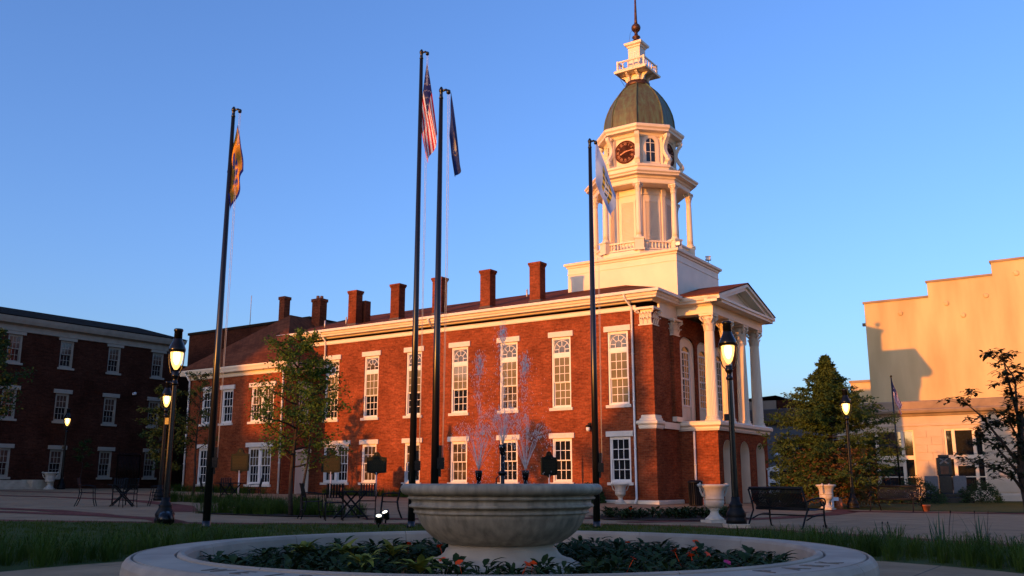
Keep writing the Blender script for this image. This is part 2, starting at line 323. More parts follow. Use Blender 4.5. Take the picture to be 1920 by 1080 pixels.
# far ground sheet to the horizon, tilted up gently towards the left as the square is
bmg=MB()
c=TW(6,0)
def gp(a,b): p=TW(a,b); return (p.x,p.y,0)
far=3000
ys=(-far,-150,150,far)
for i in range(3):
    y0,y1=ys[i],ys[i+1]
    bmg.add([gp(6,y0),gp(far,y0),gp(far,y1),gp(6,y1)],[(0,1,2,3)])
    h=.0155*106
    bmg.add([(*gp(-100,y0)[:2],h),(*gp(6,y0)[:2],0),(*gp(6,y1)[:2],0),(*gp(-100,y1)[:2],h)],[(0,1,2,3)])
    bmg.add([(*gp(-far,y0)[:2],h),(*gp(-100,y0)[:2],h),(*gp(-100,y1)[:2],h),(*gp(-far,y1)[:2],h)],[(0,1,2,3)])
tag(bmg.build('ground',M['field']),kind='structure')
FC=(-.10,9.0)       # fountain centre
def circ(r,n=48,c=FC,a0=0,a1=2*PI): return [(c[0]+r*cos(a0+(a1-a0)*i/n),c[1]+r*sin(a0+(a1-a0)*i/n)) for i in range(n+(0 if a1-a0>6.28 else 1))]
LAWN=[(-40,23.5),(-26,23.2),(-18,22.7),(-11,22.3),(-6.5,22.3),(-2.6,23.2),(0,24.0),(2.6,24.0),(4.4,22.9),(5.6,21.2),(6.6,19.3),(7.6,17.2),(8.8,14.5),(10,11),(10.8,7.5),(11,2),(11,-3),(-40,-3)]
tl=lambda x,y:(TW(x,y).x,TW(x,y).y)
sheet('plaza',[tl(-37.9,-60),tl(60,-60),tl(60,-1.2),tl(14,-1.2),tl(9.6,.6),tl(5,1.5),tl(5,9),tl(-37.9,9)],.004,M['concrete'])
sheet('lawn',LAWN,.008,M['turf'])
sheet('path',circ(6.45),.012,M['concrete'])
edge=LAWN[:-2]
strip('brick_edging',[(x*1.0,y+.32) if i<9 else (x+.3,y+.18) for i,(x,y) in enumerate(edge)],.62,.010,M['paver'])
strip('brick_band',[(-30,27.5),(-20,27.6),(-14.5,27.0),(-11,25.6),(-9.0,24.2),(-8.2,22.9)],.75,.014,M['paver'])
strip('brick_band',[(-34,33.5),(-24,31.6),(-19,30.4),(-13.9,28.3),(-11.2,25.9)],.8,.018,M['paver'])
strip('brick_band',[(-27,44),(-20,41.5),(-15,38),(-11.5,33),(-9.8,28.5)],.8,.014,M['paver'])
strip('brick_band',[(-30,52),(-22,48.8),(-16,45.5),(-10,42.5)],.8,.014,M['paver'])
strip('brick_band',[(3.0,25.5),(5.5,26.6),(8.0,28.6),(10.4,31.5),(12.2,34.6),(12.9,38)],.9,.014,M['paver'])
strip('brick_band',[(-4,25.6),(-.5,26.6),(3.2,28.2),(6.2,30.8),(8.2,34)],.7,.018,M['paver'])
strip('brick_band',[tl(9,-2.6),tl(14,-2.2),tl(26,-1.7),tl(50,-1.7)],1.2,.014,M['paver'])
# ---------------------------------------------------------------- the courthouse
CH=empty('courthouse',TW(0,0,0),ANG,'long red brick courthouse with a white clock tower, copper dome and columned portico','courthouse')
WX=[-1.83,-4.97,-8.1,-11.24,-14.38,-17.52,-20.62]
UH=[(x-.55,x+.55,4.62,8.1) for x in WX]
LH=[(x-.55,x+.55,1.06,3.15) for x in WX[:6]]+[(-21.05,-19.1,1.06,3.15)]
b=MB(); F=lambda u,d,z:(u,d,z)
wall(b,-25.5,0,-.3,9.1,UH+LH,F,.3)
AC=[3.95,6.1,8.25]
def arch_pts(w,h,n=10,rise=None):   # outline from left foot over the arch to right foot, centred on 0
    r=w/2; rise=r if rise is None else rise
    return [(-r,0)]+[(-r*cos(PI*i/n),h-rise+rise*sin(PI*i/n)) for i in range(n+1)]+[(r,0)]
Fe=lambda u,d,z:(-d,u,z)
wall(b,0,12.2,-.3,9.1,[(c-.9,c+.9,3.95,8.2) for c in AC],Fe,.3)
b.add([(-25.5,12.2,-.3),(0,12.2,-.3),(0,12.2,9.1),(-25.5,12.2,9.1)],[(0,1,2,3)])
b.add([(-25.5,0,-.3),(-25.5,12.2,-.3),(-25.5,12.2,9.9),(-25.5,6.1,11.7),(-25.5,0,9.9)],[(0,1,2,3,4)])
b.build('wall',M['brick'],CH)
b=MB(); b.box(-25.2,.32,.0,-.32,11.9,9.0); b.build('interior',M['limedark'],CH)
# stone base course at the corner
b=MB(); b.sweep([(.0,-.2),(.10,-.2),(.10,.22),(.06,.27),(0,.27)],[(-3.2,0),(-.70,0),(-.70,-.10),(.06,-.10),(.06,.62),(0,.62),(0,2.7)],False); b.build('base_course',M['white'],CH)
# corner pilaster
b=MB(); b.box(-.70,-.10,-.2,.06,.62,3.45); b.box(-.64,-.07,4.1,.03,.58,8.25); b.build('corner_pilaster',M['brick'],CH)
def capital(mb,cx,cy,z0,h,r,sq=False):
    mb.lathe([(r*1.0,0),(r*1.12,.04*h),(r*1.0,.08*h),(r*.98,.55*h),(r*1.2,.85*h)],16,(cx,cy,z0))
    ab=r*1.55
    pts=[]
    for k in range(4):       # concave-sided abacus
        a=PI/4+k*PI/2; pts.append((cx+ab*1.35*cos(a),cy+ab*1.35*sin(a)))
        a2=a+PI/4; pts.append((cx+ab*.86*cos(a2),cy+ab*.86*sin(a2)))
    mb.prism(pts,z0+.88*h,z0+h)
    for ring,(zz,hh,n,off) in enumerate(((.08,.34,8,0),(.34,.36,8,PI/8))):
        for k in range(n):
            a=2*PI*k/n+off; ca,sa=cos(a),sin(a); tx,ty=-sa,ca; w=r*.33
            prof=[(1.02,0,w),(1.10,.5,w*1.05),(1.28,.88,w*.8),(1.46,1.0,w*.5),(1.5,.82,w*.25)]
            vs=[]
            for ro,zf,ww in prof:
                for sgn,inn in((-1,0),(0,.05),(1,0)):
                    q=r*(ro+inn); vs.append((cx+ca*q+tx*ww*sgn,cy+sa*q+ty*ww*sgn,z0+h*(zz+hh*zf)))
            mb.add(vs,[(3*i+j,3*i+j+1,3*i+j+4,3*i+j+3) for i in range(4) for j in range(2)],True)
    for k in range(4):       # corner volutes
        a=PI/4+k*PI/2; ca,sa=cos(a),sin(a); pr=[]
        for i in range(9):
            t=i/8*2.3*PI; rr=.115*h*(1-i/11); pr.append((cx+ca*(r*1.55+rr*cos(t)),cy+sa*(r*1.55+rr*cos(t)),z0+h*.76+rr*sin(t)))
        mb.tube([(cx+ca*r*1.05,cy+sa*r*1.05,z0+h*.5)]+pr,[.06*h]+[.055*h*(1-i/14) for i in range(9)],5)
def sq_capital(mb,x0,x1,y0,y1,z0,h):       # pilaster capital: bell block, two rows of leaves, abacus
    mb.box(x0+.03,y0+.03,z0,x1-.03,y1-.03,z0+h*.88); mb.box(x0-.16,y0-.16,z0+h*.88,x1+.16,y1+.16,z0+h)
    mb.box(x0-.05,y0-.05,z0,x1+.05,y1+.05,z0+.06*h)
    sides=[((x0,y0),(x1,y0),(0,-1)),((x1,y0),(x1,y1),(1,0))]
    for A,B,nn in sides:
        for zz,hh,n,of in((.08,.34,3,0),(.38,.34,4,0)):
            for k in range(n):
                t=(k+.5)/n; px=A[0]+(B[0]-A[0])*t; py=A[1]+(B[1]-A[1])*t; dx=(B[0]-A[0])/n*.42; dy=(B[1]-A[1])/n*.42; vs=[]
                for ro,zf,ww in((.02,0,1),(.05,.5,1.05),(.12,.88,.8),(.2,1,.5),(.2,.8,.25)):
                    for sgn,inn in((-1,0),(0,.02),(1,0)):
                        q=ro+inn; vs.append((px+nn[0]*q+dx*ww*sgn,py+nn[1]*q+dy*ww*sgn,z0+h*(zz+hh*zf)))
                mb.add(vs,[(3*i+j,3*i+j+1,3*i+j+4,3*i+j+3) for i in range(4) for j in range(2)],True)
    for cx,cy,dx,dy in((x0,y0,-.7,-.7),(x1,y0,.7,-.7),(x1,y1,.7,.7)):
        pr=[]
        for i in range(9):
            t=i/8*2.3*PI; rr=.12*h*(1-i/11); pr.append((cx+dx*(.12+rr*cos(t)),cy+dy*(.12+rr*cos(t)),z0+h*.76+rr*sin(t)))
        mb.tube(pr,[.06*h*(1-i/14) for i in range(9)],5)
b=MB(); sq_capital(b,-.62,.02,-.06,.56,8.25,.85); b.build('pilaster_capital',M['white'],CH)
b=MB(); b.box(0,1.95,3.9,.16,2.6,8.0); b.build('pilaster',M['brick'],CH)
b=MB(); b.box(0,9.6,3.9,.16,10.25,8.0); b.build('pilaster',M['brick'],CH)
b=MB(); sq_capital(b,0,.16,1.95,2.6,8.0,.8); b.build('pilaster_capital',M['white'],CH)
b=MB(); b.box(0,1.9,3.88,.22,2.65,4.1); b.build('pilaster_base',M['white'],CH)
# window builder ------------------------------------------------------------
def bars(mb,x0,x1,z0,z1,nx,nz,t,y0,y1,rail=None):
    for i in range(1,nx): x=x0+(x1-x0)*i/nx; mb.box(x-t/2,y0,z0,x+t/2,y1,z1)
    for j in range(1,nz):
        z=z0+(z1-z0)*j/nz; mb.box(x0,y0+.002,z-t/2,x1,y1-.002,z+t/2)
def ring_frame(mb,x0,x1,z0,z1,t,y0,y1):
    mb.box(x0,y0,z0,x0+t,y1,z1); mb.box(x1-t,y0,z0,x1,y1,z1); mb.box(x0+t,y0,z1-t,x1-t,y1,z1); mb.box(x0+t,y0,z0,x1-t,y1,z0+t)
def pane(mb,x0,x1,z0,z1,y):  mb.box(x0,y,z0,x1,y+.012,z1)
def tall_window(glass_low):
    w,h=1.1,3.48; x0,x1=-w/2,w/2
    f=MB(); ring_frame(f,x0,x1,0,h,.085,.05,.20); f.box(x0+.085,.06,2.5,x1-.085,.19,2.68)
    o=f.build('window',M['trim'],CH)
    s=MB(); s.box(-.66,-.09,-.14,.66,.10,0); s.build('sill',M['stonew'],o,bevel=.008)
    s=MB(); s.box(-.71,-.07,h,.71,.12,h+.27); s.build('lintel',M['stonew'],o,bevel=.008)
    g=MB(); a0,a1=x0+.085,x1-.085
    ring_frame(g,a0,a1,1.24,2.5,.04,.075,.13); bars(g,a0+.04,a1-.04,1.28,2.46,3,3,.028,.085,.12)
    g.build('upper_sash',M['trim'],o)
    g=MB(); ring_frame(g,a0,a1,.085,1.26,.045,.135,.185); bars(g,a0+.045,a1-.045,.13,1.21,3,3,.028,.145,.175)
    g.build('lower_sash',M['trim'],o)
    g=MB(); cz=2.72; rr=(a1-a0)/2-.02      # fanlight: arch, hub and spokes
    ring_frame(g,a0,a1,2.68,h-.085,.035,.08,.13)
    def arc(r0,n,t): g.tube([(r0*cos(PI*i/n),.105,cz+.16+r0*sin(PI*i/n)) for i in range(n+1)],t,4,sm=False)
    arc(rr-.01,14,.024); arc(.17,8,.018)
    for k in range(1,4): a=PI*k/4; g.bar((.17*cos(a),.105,cz+.16+.17*sin(a)),((rr-.02)*cos(a),.105,cz+.16+(rr-.02)*sin(a)),.028,.03)
    for sg in(-1,1): g.bar((sg*.17,.105,cz+.16),(sg*(rr),.105,cz+.16),.028,.03); g.bar((sg*.17,.105,cz-.02),(sg*.17,.105,cz+.16),.028,.03)
    g.build('fanlight',M['trim'],o)
    p=MB(); pane(p,a0+.02,a1-.02,1.26,2.48,.10); p.build('pane',M['blind'],o)
    p=MB(); pane(p,a0+.02,a1-.02,.1,1.25,.16); p.build('pane',glass_low,o)
    p=MB(); pane(p,a0+.02,a1-.02,2.69,h-.1,.11); p.build('pane',M['glassmix'],o)
    return o
def sash_window(w,h,parent,glass_up,glass_low,lint=.25,nz=2,sillw=.12,TR='trim',LI='stonew'):
    x0,x1=-w/2,w/2
    f=MB(); ring_frame(f,x0,x1,0,h,.09,.05,.20); o=f.build('window',M[TR],parent)
    s=MB(); s.box(x0-sillw,-.09,-.13,x1+sillw,.10,0); s.build('sill',M[LI],o,bevel=.008)
    s=MB(); s.box(x0-.16,-.07,h,x1+.16,.12,h+lint); s.build('lintel',M[LI],o,bevel=.008)
    a0,a1=x0+.09,x1-.09; m=h*.5
    g=MB(); ring_frame(g,a0,a1,m-.02,h-.09,.045,.075,.13); bars(g,a0+.045,a1-.045,m+.02,h-.13,3,nz,.028,.085,.12); g.build('upper_sash',M[TR],o)
    g=MB(); ring_frame(g,a0,a1,.09,m+.02,.05,.135,.185); bars(g,a0+.05,a1-.05,.14,m-.03,3,nz,.028,.145,.175); g.build('lower_sash',M[TR],o)
    p=MB(); pane(p,a0+.02,a1-.02,m,h-.1,.10); p.build('pane',glass_up,o)
    p=MB(); pane(p,a0+.02,a1-.02,.1,m,.16); p.build('pane',glass_low,o)
    return o
for i,x in enumerate(WX):
    if i==0: twA=tall_window(M['blind']); o=twA
    elif i==2: twB=tall_window(M['glassmix']); o=twB
    elif i==4: twC=tall_window(M['glass']); o=twC
    else: o=copy_tree(twA if i in(1,3) else twC,CH)
    if i==3:
        for ch in o.children:
            if ch.name.startswith('pane') and ch.data.materials[0] is M['blind'] and max(v.co.z for v in ch.data.vertices)<1.5:
                ch.data=ch.data.copy(); ch.data.materials[0]=M['glass']
    o.location=(x,0,4.62)
lw0=sash_window(1.1,2.09,CH,M['glass'],M['glass'])
lw0.location=(WX[0],0,1.06)
lw2=sash_window(1.1,2.09,CH,M['glassmix'],M['glassmix']); lw2.location=(WX[3],0,1.06)
for i in(1,2,4,5): o=copy_tree(lw0 if i in(1,2) else lw2,CH); o.location=(WX[i],0,1.06)
def double_window(parent,h,w=1.95):
    f=MB(); x0,x1=-w/2,w/2; ring_frame(f,x0,x1,0,h,.09,.05,.20); f.box(-.10,.05,.09,.10,.20,h-.09)
    o=f.build('window',M['trim'],parent)
    s=MB(); s.box(x0-.12,-.09,-.13,x1+.12,.10,0); s.build('sill',M['stonew'],o)
    s=MB(); s.box(x0-.16,-.07,h,x1+.16,.12,h+.25); s.build('lintel',M['stonew'],o)
    for a0,a1 in((x0+.09,-.10),(.10,x1-.09)):
        m=h*.5
        g=MB(); ring_frame(g,a0,a1,m-.02,h-.09,.045,.075,.13); bars(g,a0+.045,a1-.045,m+.02,h-.13,3,2,.028,.085,.12); g.build('upper_sash',M['trim'],o)
        g=MB(); ring_frame(g,a0,a1,.09,m+.02,.05,.135,.185); bars(g,a0+.05,a1-.05,.14,m-.03,3,2,.028,.145,.175); g.build('lower_sash',M['trim'],o)
        p=MB(); pane(p,a0+.02,a1-.02,m,h-.1,.10); p.build('pane',M['glassmix'],o)
        p=MB(); pane(p,a0+.02,a1-.02,.1,m,.16); p.build('pane',M['glass'],o)
    return o
dw=double_window(CH,2.09); dw.location=(-20.07,0,1.06)
# tall arched openings under the portico
def arched_bay():
    f=MB(); w,h=1.8,4.25
    out_=arch_pts(1.8,4.22,10,.42); inn=arch_pts(1.0,3.75,10,.3)
    # panelled surround as a ring between the two outlines, 12 cm thick
    n=len(out_)
    for y0,y1 in((.10,.22),):
        vs=[(x,y0,z) for x,z in out_]+[(x,y0,z) for x,z in inn]+[(x,y1,z) for x,z in out_]+[(x,y1,z) for x,z in inn]
        fs=[(i,i+1,n+i+1,n+i) for i in range(n-1)]+[(2*n+i,3*n+i,3*n+i+1,2*n+i+1) for i in range(n-1)]+[(n+i,n+i+1,3*n+i+1,3*n+i) for i in range(n-1)]+[(i,2*n+i,2*n+i+1,i+1) for i in range(n-1)]
        f.add(vs,fs)
    f.tube([(x*.93,.09,z*.985) for x,z in out_],.035,6)
    o=f.build('arched_window',M['white'],CH)
    p=MB(); p.box(-.5,.17,0,.5,.22,.75); p.box(-.42,.15,.1,-.03,.17,.65); p.box(.03,.15,.1,.42,.17,.65); p.build('panel',M['white'],o)
    g=MB(); ring_frame(g,-.5,.5,.75,3.5,.09,.13,.2); bars(g,-.41,.41,.84,3.41,3,8,.03,.14,.18); g.box(-.41,.135,2.1,.41,.195,2.18); g.build('sash',M['trim'],o)
    p=MB(); p.box(-.46,.16,.8,.46,.17,3.72); p.build('pane',M['glassmix'],o)
    k=MB(); k.prism([(-.92,3.9),(-.92,4.26)]+[(.92,4.26),(.92,3.9)]+[(.9*cos(PI*i/10),3.8+.42*sin(PI*i/10)) for i in range(11)],0,1) if False else None
    return o
ab=arched_bay(); ab.rotation_euler=(0,0,PI/2); ab.location=(0,AC[0],3.95)
for c in AC[1:]: o=copy_tree(ab,CH); o.location=(0,c,3.95)
# brick spandrels above the segmental arches
b=MB()
for c in AC:
    pts=[(c-.9,8.2)]+[(c+x,3.95+z) for x,z in arch_pts(1.8,4.22,10,.42)[1:-1]]+[(c+.9,8.2)]
    for i in range(1,len(pts)-2):
        (ya,za),(yb,zb)=pts[i],pts[i+1]
        b.add([(0,ya,za),(0,yb,zb),(0,yb,8.21),(0,ya,8.21)],[(0,1,2,3)])
b.build('spandrel',M['brick'],CH)
# portico ground floor with three arched openings on the front
PY0,PY1,PX=2.7,9.5,1.9
b=MB(); Fp=lambda u,d,z:(PX-d,u,z)
AP=[3.85,6.1,8.35]; aw=1.2; az=3.05
b.add([(0,PY0,-.3),(PX,PY0,-.3),(PX,PY0,3.5),(0,PY0,3.5)],[(0,1,2,3)]); b.add([(0,PY1,-.3),(PX,PY1,-.3),(PX,PY1,3.5),(0,PY1,3.5)],[(0,1,2,3)])
cuts=[PY0]+[v for c in AP for v in(c-aw/2,c+aw/2)]+[PY1]
for i in range(0,len(cuts),2): b.add([(PX,cuts[i],-.3),(PX,cuts[i+1],-.3),(PX,cuts[i+1],3.5),(PX,cuts[i],3.5)],[(0,1,2,3)])
for c in AP:
    P=arch_pts(aw,az,12)[1:-1]
    for i in range(len(P)-1): b.add([(PX,c+P[i][0],P[i][1]),(PX,c+P[i+1][0],P[i+1][1]),(PX,c+P[i+1][0],3.5),(PX,c+P[i][0],3.5)],[(0,1,2,3)])
b.build('portico_wall',M['brick'],CH)
b=MB()
for c in AP:
    P=arch_pts(aw,az,12)
    for i in range(len(P)-1):
        z0,z1=max(P[i][1],-.2) if i else -.2,P[i+1][1] if i<len(P)-2 else -.2
        b.add([(PX+.012,c+P[i][0]*.995,z0),(PX+.012,c+P[i+1][0]*.995,z1),(PX-.6,c+P[i+1][0]*.995,z1),(PX-.6,c+P[i][0]*.995,z0)],[(0,1,2,3)])
b.build('arch_reveal',M['white'],CH)
for c in AP:
    P=arch_pts(aw*.99,az,12); b=MB(); vs=[(PX-.6,c+x,z) for x,z in P]; b.add(vs+[(PX-.66,y,z) for _,y,z in vs],[tuple(range(len(P))),tuple(range(2*len(P)-1,len(P)-1,-1))])
    for i in(-1,1): b.box(PX-.6,c+i*.29-.22,.35,PX-.57,c+i*.29+.22,1.1); b.box(PX-.6,c+i*.29-.22,1.25,PX-.57,c+i*.29+.22,2.3)
    o=b.build('door',M['white'],CH); h=MB(); h.sph((PX-.54,c+.06,1.05),.035,8); h.build('handle',M['bronze'],o)
b=MB(); b.box(0,PY0+.05,3.3,PX-.05,PY1-.05,3.52); b.build('portico_floor',M['limedark'],CH)
ledge=[(0,3.45),(.10,3.45),(.14,3.55),(.14,3.62),(.26,3.70),(.26,3.84),(.20,3.9),(-.6,3.9),(-.6,3.45)]
b=MB(); b.sweep([(0,3.45),(.05,3.47),(.07,3.56),(.07,3.62),(.15,3.70),(.15,3.80),(.10,3.84),(-.3,3.84),(-.3,3.45)],[(-.70,.5),(-.70,-.10),(.06,-.10),(.06,.62)],False)
b.build('pilaster_ledge',M['white'],CH)
b=MB(); b.sweep([(0,3.84),(.06,3.84),(.06,3.92),(.0,3.97),(.0,4.06),(-.05,4.12),(-.25,4.12),(-.25,3.84)],[(-.67,.5),(-.67,-.08),(.04,-.08),(.04,.6)],False); b.build('pilaster_base',M['white'],CH)
b=MB(); b.sweep([(0,3.45),(.10,3.45),(.14,3.55),(.14,3.62),(.26,3.70),(.26,3.84),(.20,3.902),(-.8,3.902),(-.8,3.45)],[(.0,PY0),(PX,PY0),(PX,PY1),(0,PY1)],False); b.build('portico_ledge',M['white'],CH)
b=MB(); b.box(0.02,.70,3.5,.14,PY0-.26,3.8); b.build('string_course',M['white'],CH)
# columns
def big_column(y):
    c=MB(); r0,r1=.285,.235; z0,z1=4.12,8.22
    c.lathe([(r0-(r0-r1)*t**1.6,z0+(z1-z0)*t) for t in [i/10 for i in range(11)]],48,(1.58,y,0),flute=.075,sm=False)
    o=c.build('column',M['white'],CH)
    q=MB(); q.lathe([(.36,3.9),(.385,3.94),(.36,3.99),(.31,4.02),(.33,4.06),(.34,4.09),(.30,4.13)],32,(1.58,y,0)); q.build('base',M['white'],o)
    q=MB(); capital(q,1.58,y,8.2,.82,.24); q.build('capital',M['white'],o)
    return o
for y in(2.98,5.06,7.14,9.22): big_column(y)
# entablature of the portico and the eaves of the main block
b=MB(); b.box(0,2.62,9.02,1.95,3.28,9.5); b.box(0,8.92,9.02,1.95,9.58,9.5); b.box(1.29,3.28,9.02,1.95,8.92,9.5); b.build('entablature',M['white'],CH)
b=MB(); b.box(.02,2.7,9.42,1.9,9.5,9.5); b.build('portico_ceiling',M['white'],CH)
b=MB(); b.box(.0,.62,8.75,.10,2.62,9.45); b.build('frieze',M['white'],CH); b=MB(); b.box(0,9.58,8.75,.1,12.2,9.45); b.build('frieze',M['white'],CH)
corn=[(0,9.38),(.08,9.40),(.12,9.46),(.42,9.48),(.44,9.56),(.50,9.60),(.55,9.74),(.55,9.82),(0,9.84)]
b=MB(); b.sweep(corn,[(-24.8,0.001),(.0,0.001),(0,2.62),(1.95,2.62)],False); b.sweep(corn,[(1.95,9.58),(0,9.58),(0,12.2),(-25.5,12.2)],False)
b.build('cornice',M['white'],CH)
b=MB(); b.sweep([(.0,9.02),(.07,9.02),(.09,9.06),(.09,9.2),(.12,9.24),(0,9.24)],[(-24.8,-.001),(-.8,-.001)],False); b.build('frieze_board',M['white'],CH)
b=MB(); b.sweep([(.55,9.70),(.66,9.72),(.69,9.84),(.66,9.855),(.56,9.84)],[(-24.8,0),(0,0),(0,2.4)],False); b.build('gutter',M['trim'],CH)
# pediment
AY=6.1; AZ=10.98; EY0,EY1=2.1,10.1; EZ=9.82; sl_=(AZ-EZ)/(AY-EY0)
b=MB(); b.add([(1.86,2.6,9.5),(1.86,9.6,9.5),(1.86,9.6,9.85),(1.86,AY,AZ-.12),(1.86,2.6,9.85)],[(0,1,2,3,4)]); b.build('tympanum',M['white'],CH)
b=MB(); b.box(1.86,2.55,9.46,2.46,9.65,9.60); b.box(1.9,2.1,9.6,2.52,10.1,9.72); b.build('pediment_cornice',M['white'],CH)
b=MB()
for sg in(-1,1):
    ye=AY+sg*4.0
    for(x1,t0,t1)in((2.38,-.34,-.16),(2.50,-.16,-.02)):
        vs=[(1.75,ye,EZ+t0),(1.75,ye,EZ+t1),(1.75,AY,AZ+t1),(1.75,AY,AZ+t0),(x1,ye,EZ+t0),(x1,ye,EZ+t1),(x1,AY,AZ+t1),(x1,AY,AZ+t0)]
        b.add(vs,[(0,1,2,3),(7,6,5,4),(0,4,5,1),(1,5,6,2),(0,3,7,4)])
    vs=[(1.9,AY+sg*2.55,9.92),(1.9,AY,AZ-.42),(1.9,AY,AZ-.5),(1.9,AY+sg*2.3,9.92)]
b.build('raking_cornice',M['white'],CH)
b=MB()
tri=[(2.9,9.75),(9.3,9.75),(AY,10.62)]; tri2=[(3.5,9.80),(8.7,9.80),(AY,10.5)]
vs=[(1.92,y,z) for y,z in tri]+[(1.92,y,z) for y,z in tri2]+[(1.86,y,z) for y,z in tri2]
b.add(vs,[(0,1,4,3),(1,2,5,4),(2,0,3,5),(3,4,7,6),(4,5,8,7),(5,3,6,8)]); b.build('tympanum_moulding',M['white'],CH)
# roofs
b=MB(); x0,x1,y0,y1,z0=-24.9,.62,-.62,12.8,9.86; rz=11.95; rx=-5.6
vs=[(x0,y0,z0),(x1,y0,z0),(x1,y1,z0),(x0,y1,z0),(x0,6.1,rz),(rx,6.1,rz)]
b.add(vs,[(0,1,5,4),(1,2,5),(2,3,4,5),(0,4,3),(0,3,2,1)]); b.build('roof',M['roof'],CH)
b=MB()
for sg in(-1,1):
    ye=AY+sg*4.06
    b.add([(2.54,ye,EZ-.03),(2.54,AY,AZ),(-.2,AY,AZ),(-.2,ye,EZ-.03),(2.54,ye,EZ+.02),(2.54,AY,AZ+.06),(-.2,AY,AZ+.06),(-.2,ye,EZ+.02)],[(0,1,2,3),(4,7,6,5),(0,4,5,1),(0,3,7,4)])
b.build('portico_roof',M['roof'],CH)
# chimneys along the eaves
for i,x in enumerate((-6.55,-9.68,-12.95,-16.0,-19.3)):
    c=MB(); c.box(x-.32,.10,9.7,x+.32,.62,12.1)
    o=c.build('chimney',M['brick_chim'],CH)
    k=MB(); k.box(x-.35,.07,11.94,x+.35,.65,12.02); k.box(x-.38,.04,12.02,x+.38,.68,12.14); k.build('cap',M['brick_chim'],o)
    f=MB(); f.sweep([(0,9.9),(.05,9.9),(.05,10.12),(0,10.18)],[(x-.32,.10),(x+.32,.10),(x+.32,.62),(x-.32,.62)]); f.build('flashing',M['lead'],o)
    if i==4: k=MB(); k.box(x+.05,.75,10,x+.45,1.2,11.6); k.build('stack',M['brick_chim'],o)
for x,y in((-22.3,.9),(-21.2,1.6),(-9.9,4.5),(-7.4,5.0)):
    c=MB(); z=9.86+.31*(y+.6); c.tube([(x,y,z-.1),(x,y,z+.42)],.05,8); c.build('vent_pipe',M['steel'],CH)
# downspouts
def downspout(pts,parent,name='downspout',r=.055):
    c=MB(); c.tube(pts,r,8)
    for i in range(len(pts)-1):
        a,bb=Vector(pts[i]),Vector(pts[i+1])
        if (bb-a).length>3:
            for k in range(1,4): p=a.lerp(bb,k/4); c.lathe([(r+.012,-.03),(r+.012,.03)],8,tuple(p))
    return c.build(name,M['trim'],parent)
downspout([(-1.15,-.6,9.74),(-1.15,-.5,9.55),(-1.0,-.12,9.15),(-1.0,-.09,.35),(-1.0,-.3,.12)],CH)
downspout([(.75,2.62,3.42),(.75,2.6,.3),(.85,2.45,.1)],CH)
downspout([(-21.2,-.6,9.74),(-21.15,-.12,9.25),(-21.15,-.1,7.95)],CH)
downspout([(-12.95,-.62,9.76),(-12.95,-.6,9.6),(-12.95,-.2,9.3)],CH)
# sconce by the windows
c=MB(); c.box(-3.45,-.05,3.55,-3.33,0,3.85); c.tube([(-3.39,-.03,3.75),(-3.39,-.2,3.8),(-3.39,-.22,3.7)],.02,6); c.lathe([(.03,.12),(.11,.08),(.12,0)],12,(-3.39,-.22,3.62))
o=c.build('wall_sconce',M['iron'],CH); g=MB(); g.lathe([(.10,0),(.09,-.14),(.04,-.2)],12,(-3.39,-.22,3.62)); g.build('globe',M['lampoff'],o)
# ---------------------------------------------------------------- clock tower (part of the courthouse)
TC=(-3.3,6.05)
def octo(r,off=0): return [(TC[0]+r*cos(PI/8+k*PI/4+off),TC[1]+r*sin(PI/8+k*PI/4+off)) for k in range(8)]
bx0,bx1,by0,by1=-6.46,-.11,3.3,8.85
b=MB(); b.box(bx0,by0,9.6,bx1,by1,12.42); b.build('tower_base',M['white'],CH)
sqp=[(bx0,by0),(bx1,by0),(bx1,by1),(bx0,by1)]
b=MB(); b.sweep([(0,12.36),(.05,12.38),(.07,12.46),(.16,12.5),(.18,12.6),(.14,12.64),(-2.2,12.66),(-2.2,12.36)],sqp); b.build('tower_base_cornice',M['white'],CH)
b=MB(); b.sweep([(0,12.02),(.025,12.02),(.025,12.06),(0,12.07)],sqp); b.build('tower_base_band',M['white'],CH)
b=MB(); b.sweep([(0,12.5),(.05,12.5),(.05,12.92),(0,12.96),(-2.6,12.96),(-2.6,12.5)],octo(2.72)); b.build('belfry_floor',M['white'],CH)
b=MB(); b.prism(octo(1.78),12.9,16.75); b.build('belfry_wall',M['white'],CH)
def face_frame(k,r):      # face k of the octagon: transform with x along the face, -y outward
    a=k*PI/4; ap=r*cos(PI/8)
    return Matrix.Translation((TC[0]+ap*cos(a),TC[1]+ap*sin(a),0))@Matrix.Rotation(a+PI/2,4,'Z')
for k in range(8):
    Mx=face_frame(k,1.78); c=MB()
    for(x0,x1,z0,z1,d)in((-.46,-.36,13.6,15.95,.05),(.36,.46,13.6,15.95,.05),(-.36,.36,15.85,15.95,.05),(-.36,.36,13.6,13.7,.05)): c.box(x0,-d,z0,x1,-.002,z1,Mx)
    for(x0,x1,z0,z1)in((-.66,-.60,13.2,16.3),(.60,.66,13.2,16.3),(-.60,.60,16.24,16.3)): c.box(x0,-.05,z0,x1,-.002,z1,Mx)
    o=c.build('louvre_frame',M['white'],CH)
    s=MB(); q=Mx@Matrix.Translation((0,0,0))
    for j in range(26):
        z=13.73+j*.082
        s.add([q@Vector(p) for p in((-.36,-.045,z),(.36,-.045,z),(.36,-.008,z+.07),(-.36,-.008,z+.07),(-.36,-.045,z+.014),(.36,-.045,z+.014),(.36,-.008,z+.084),(-.36,-.008,z+.084))],[(0,1,2,3),(4,7,6,5),(0,4,5,1),(2,6,7,3)])
    s.build('louvres',M['white'],o)
RC=2.58
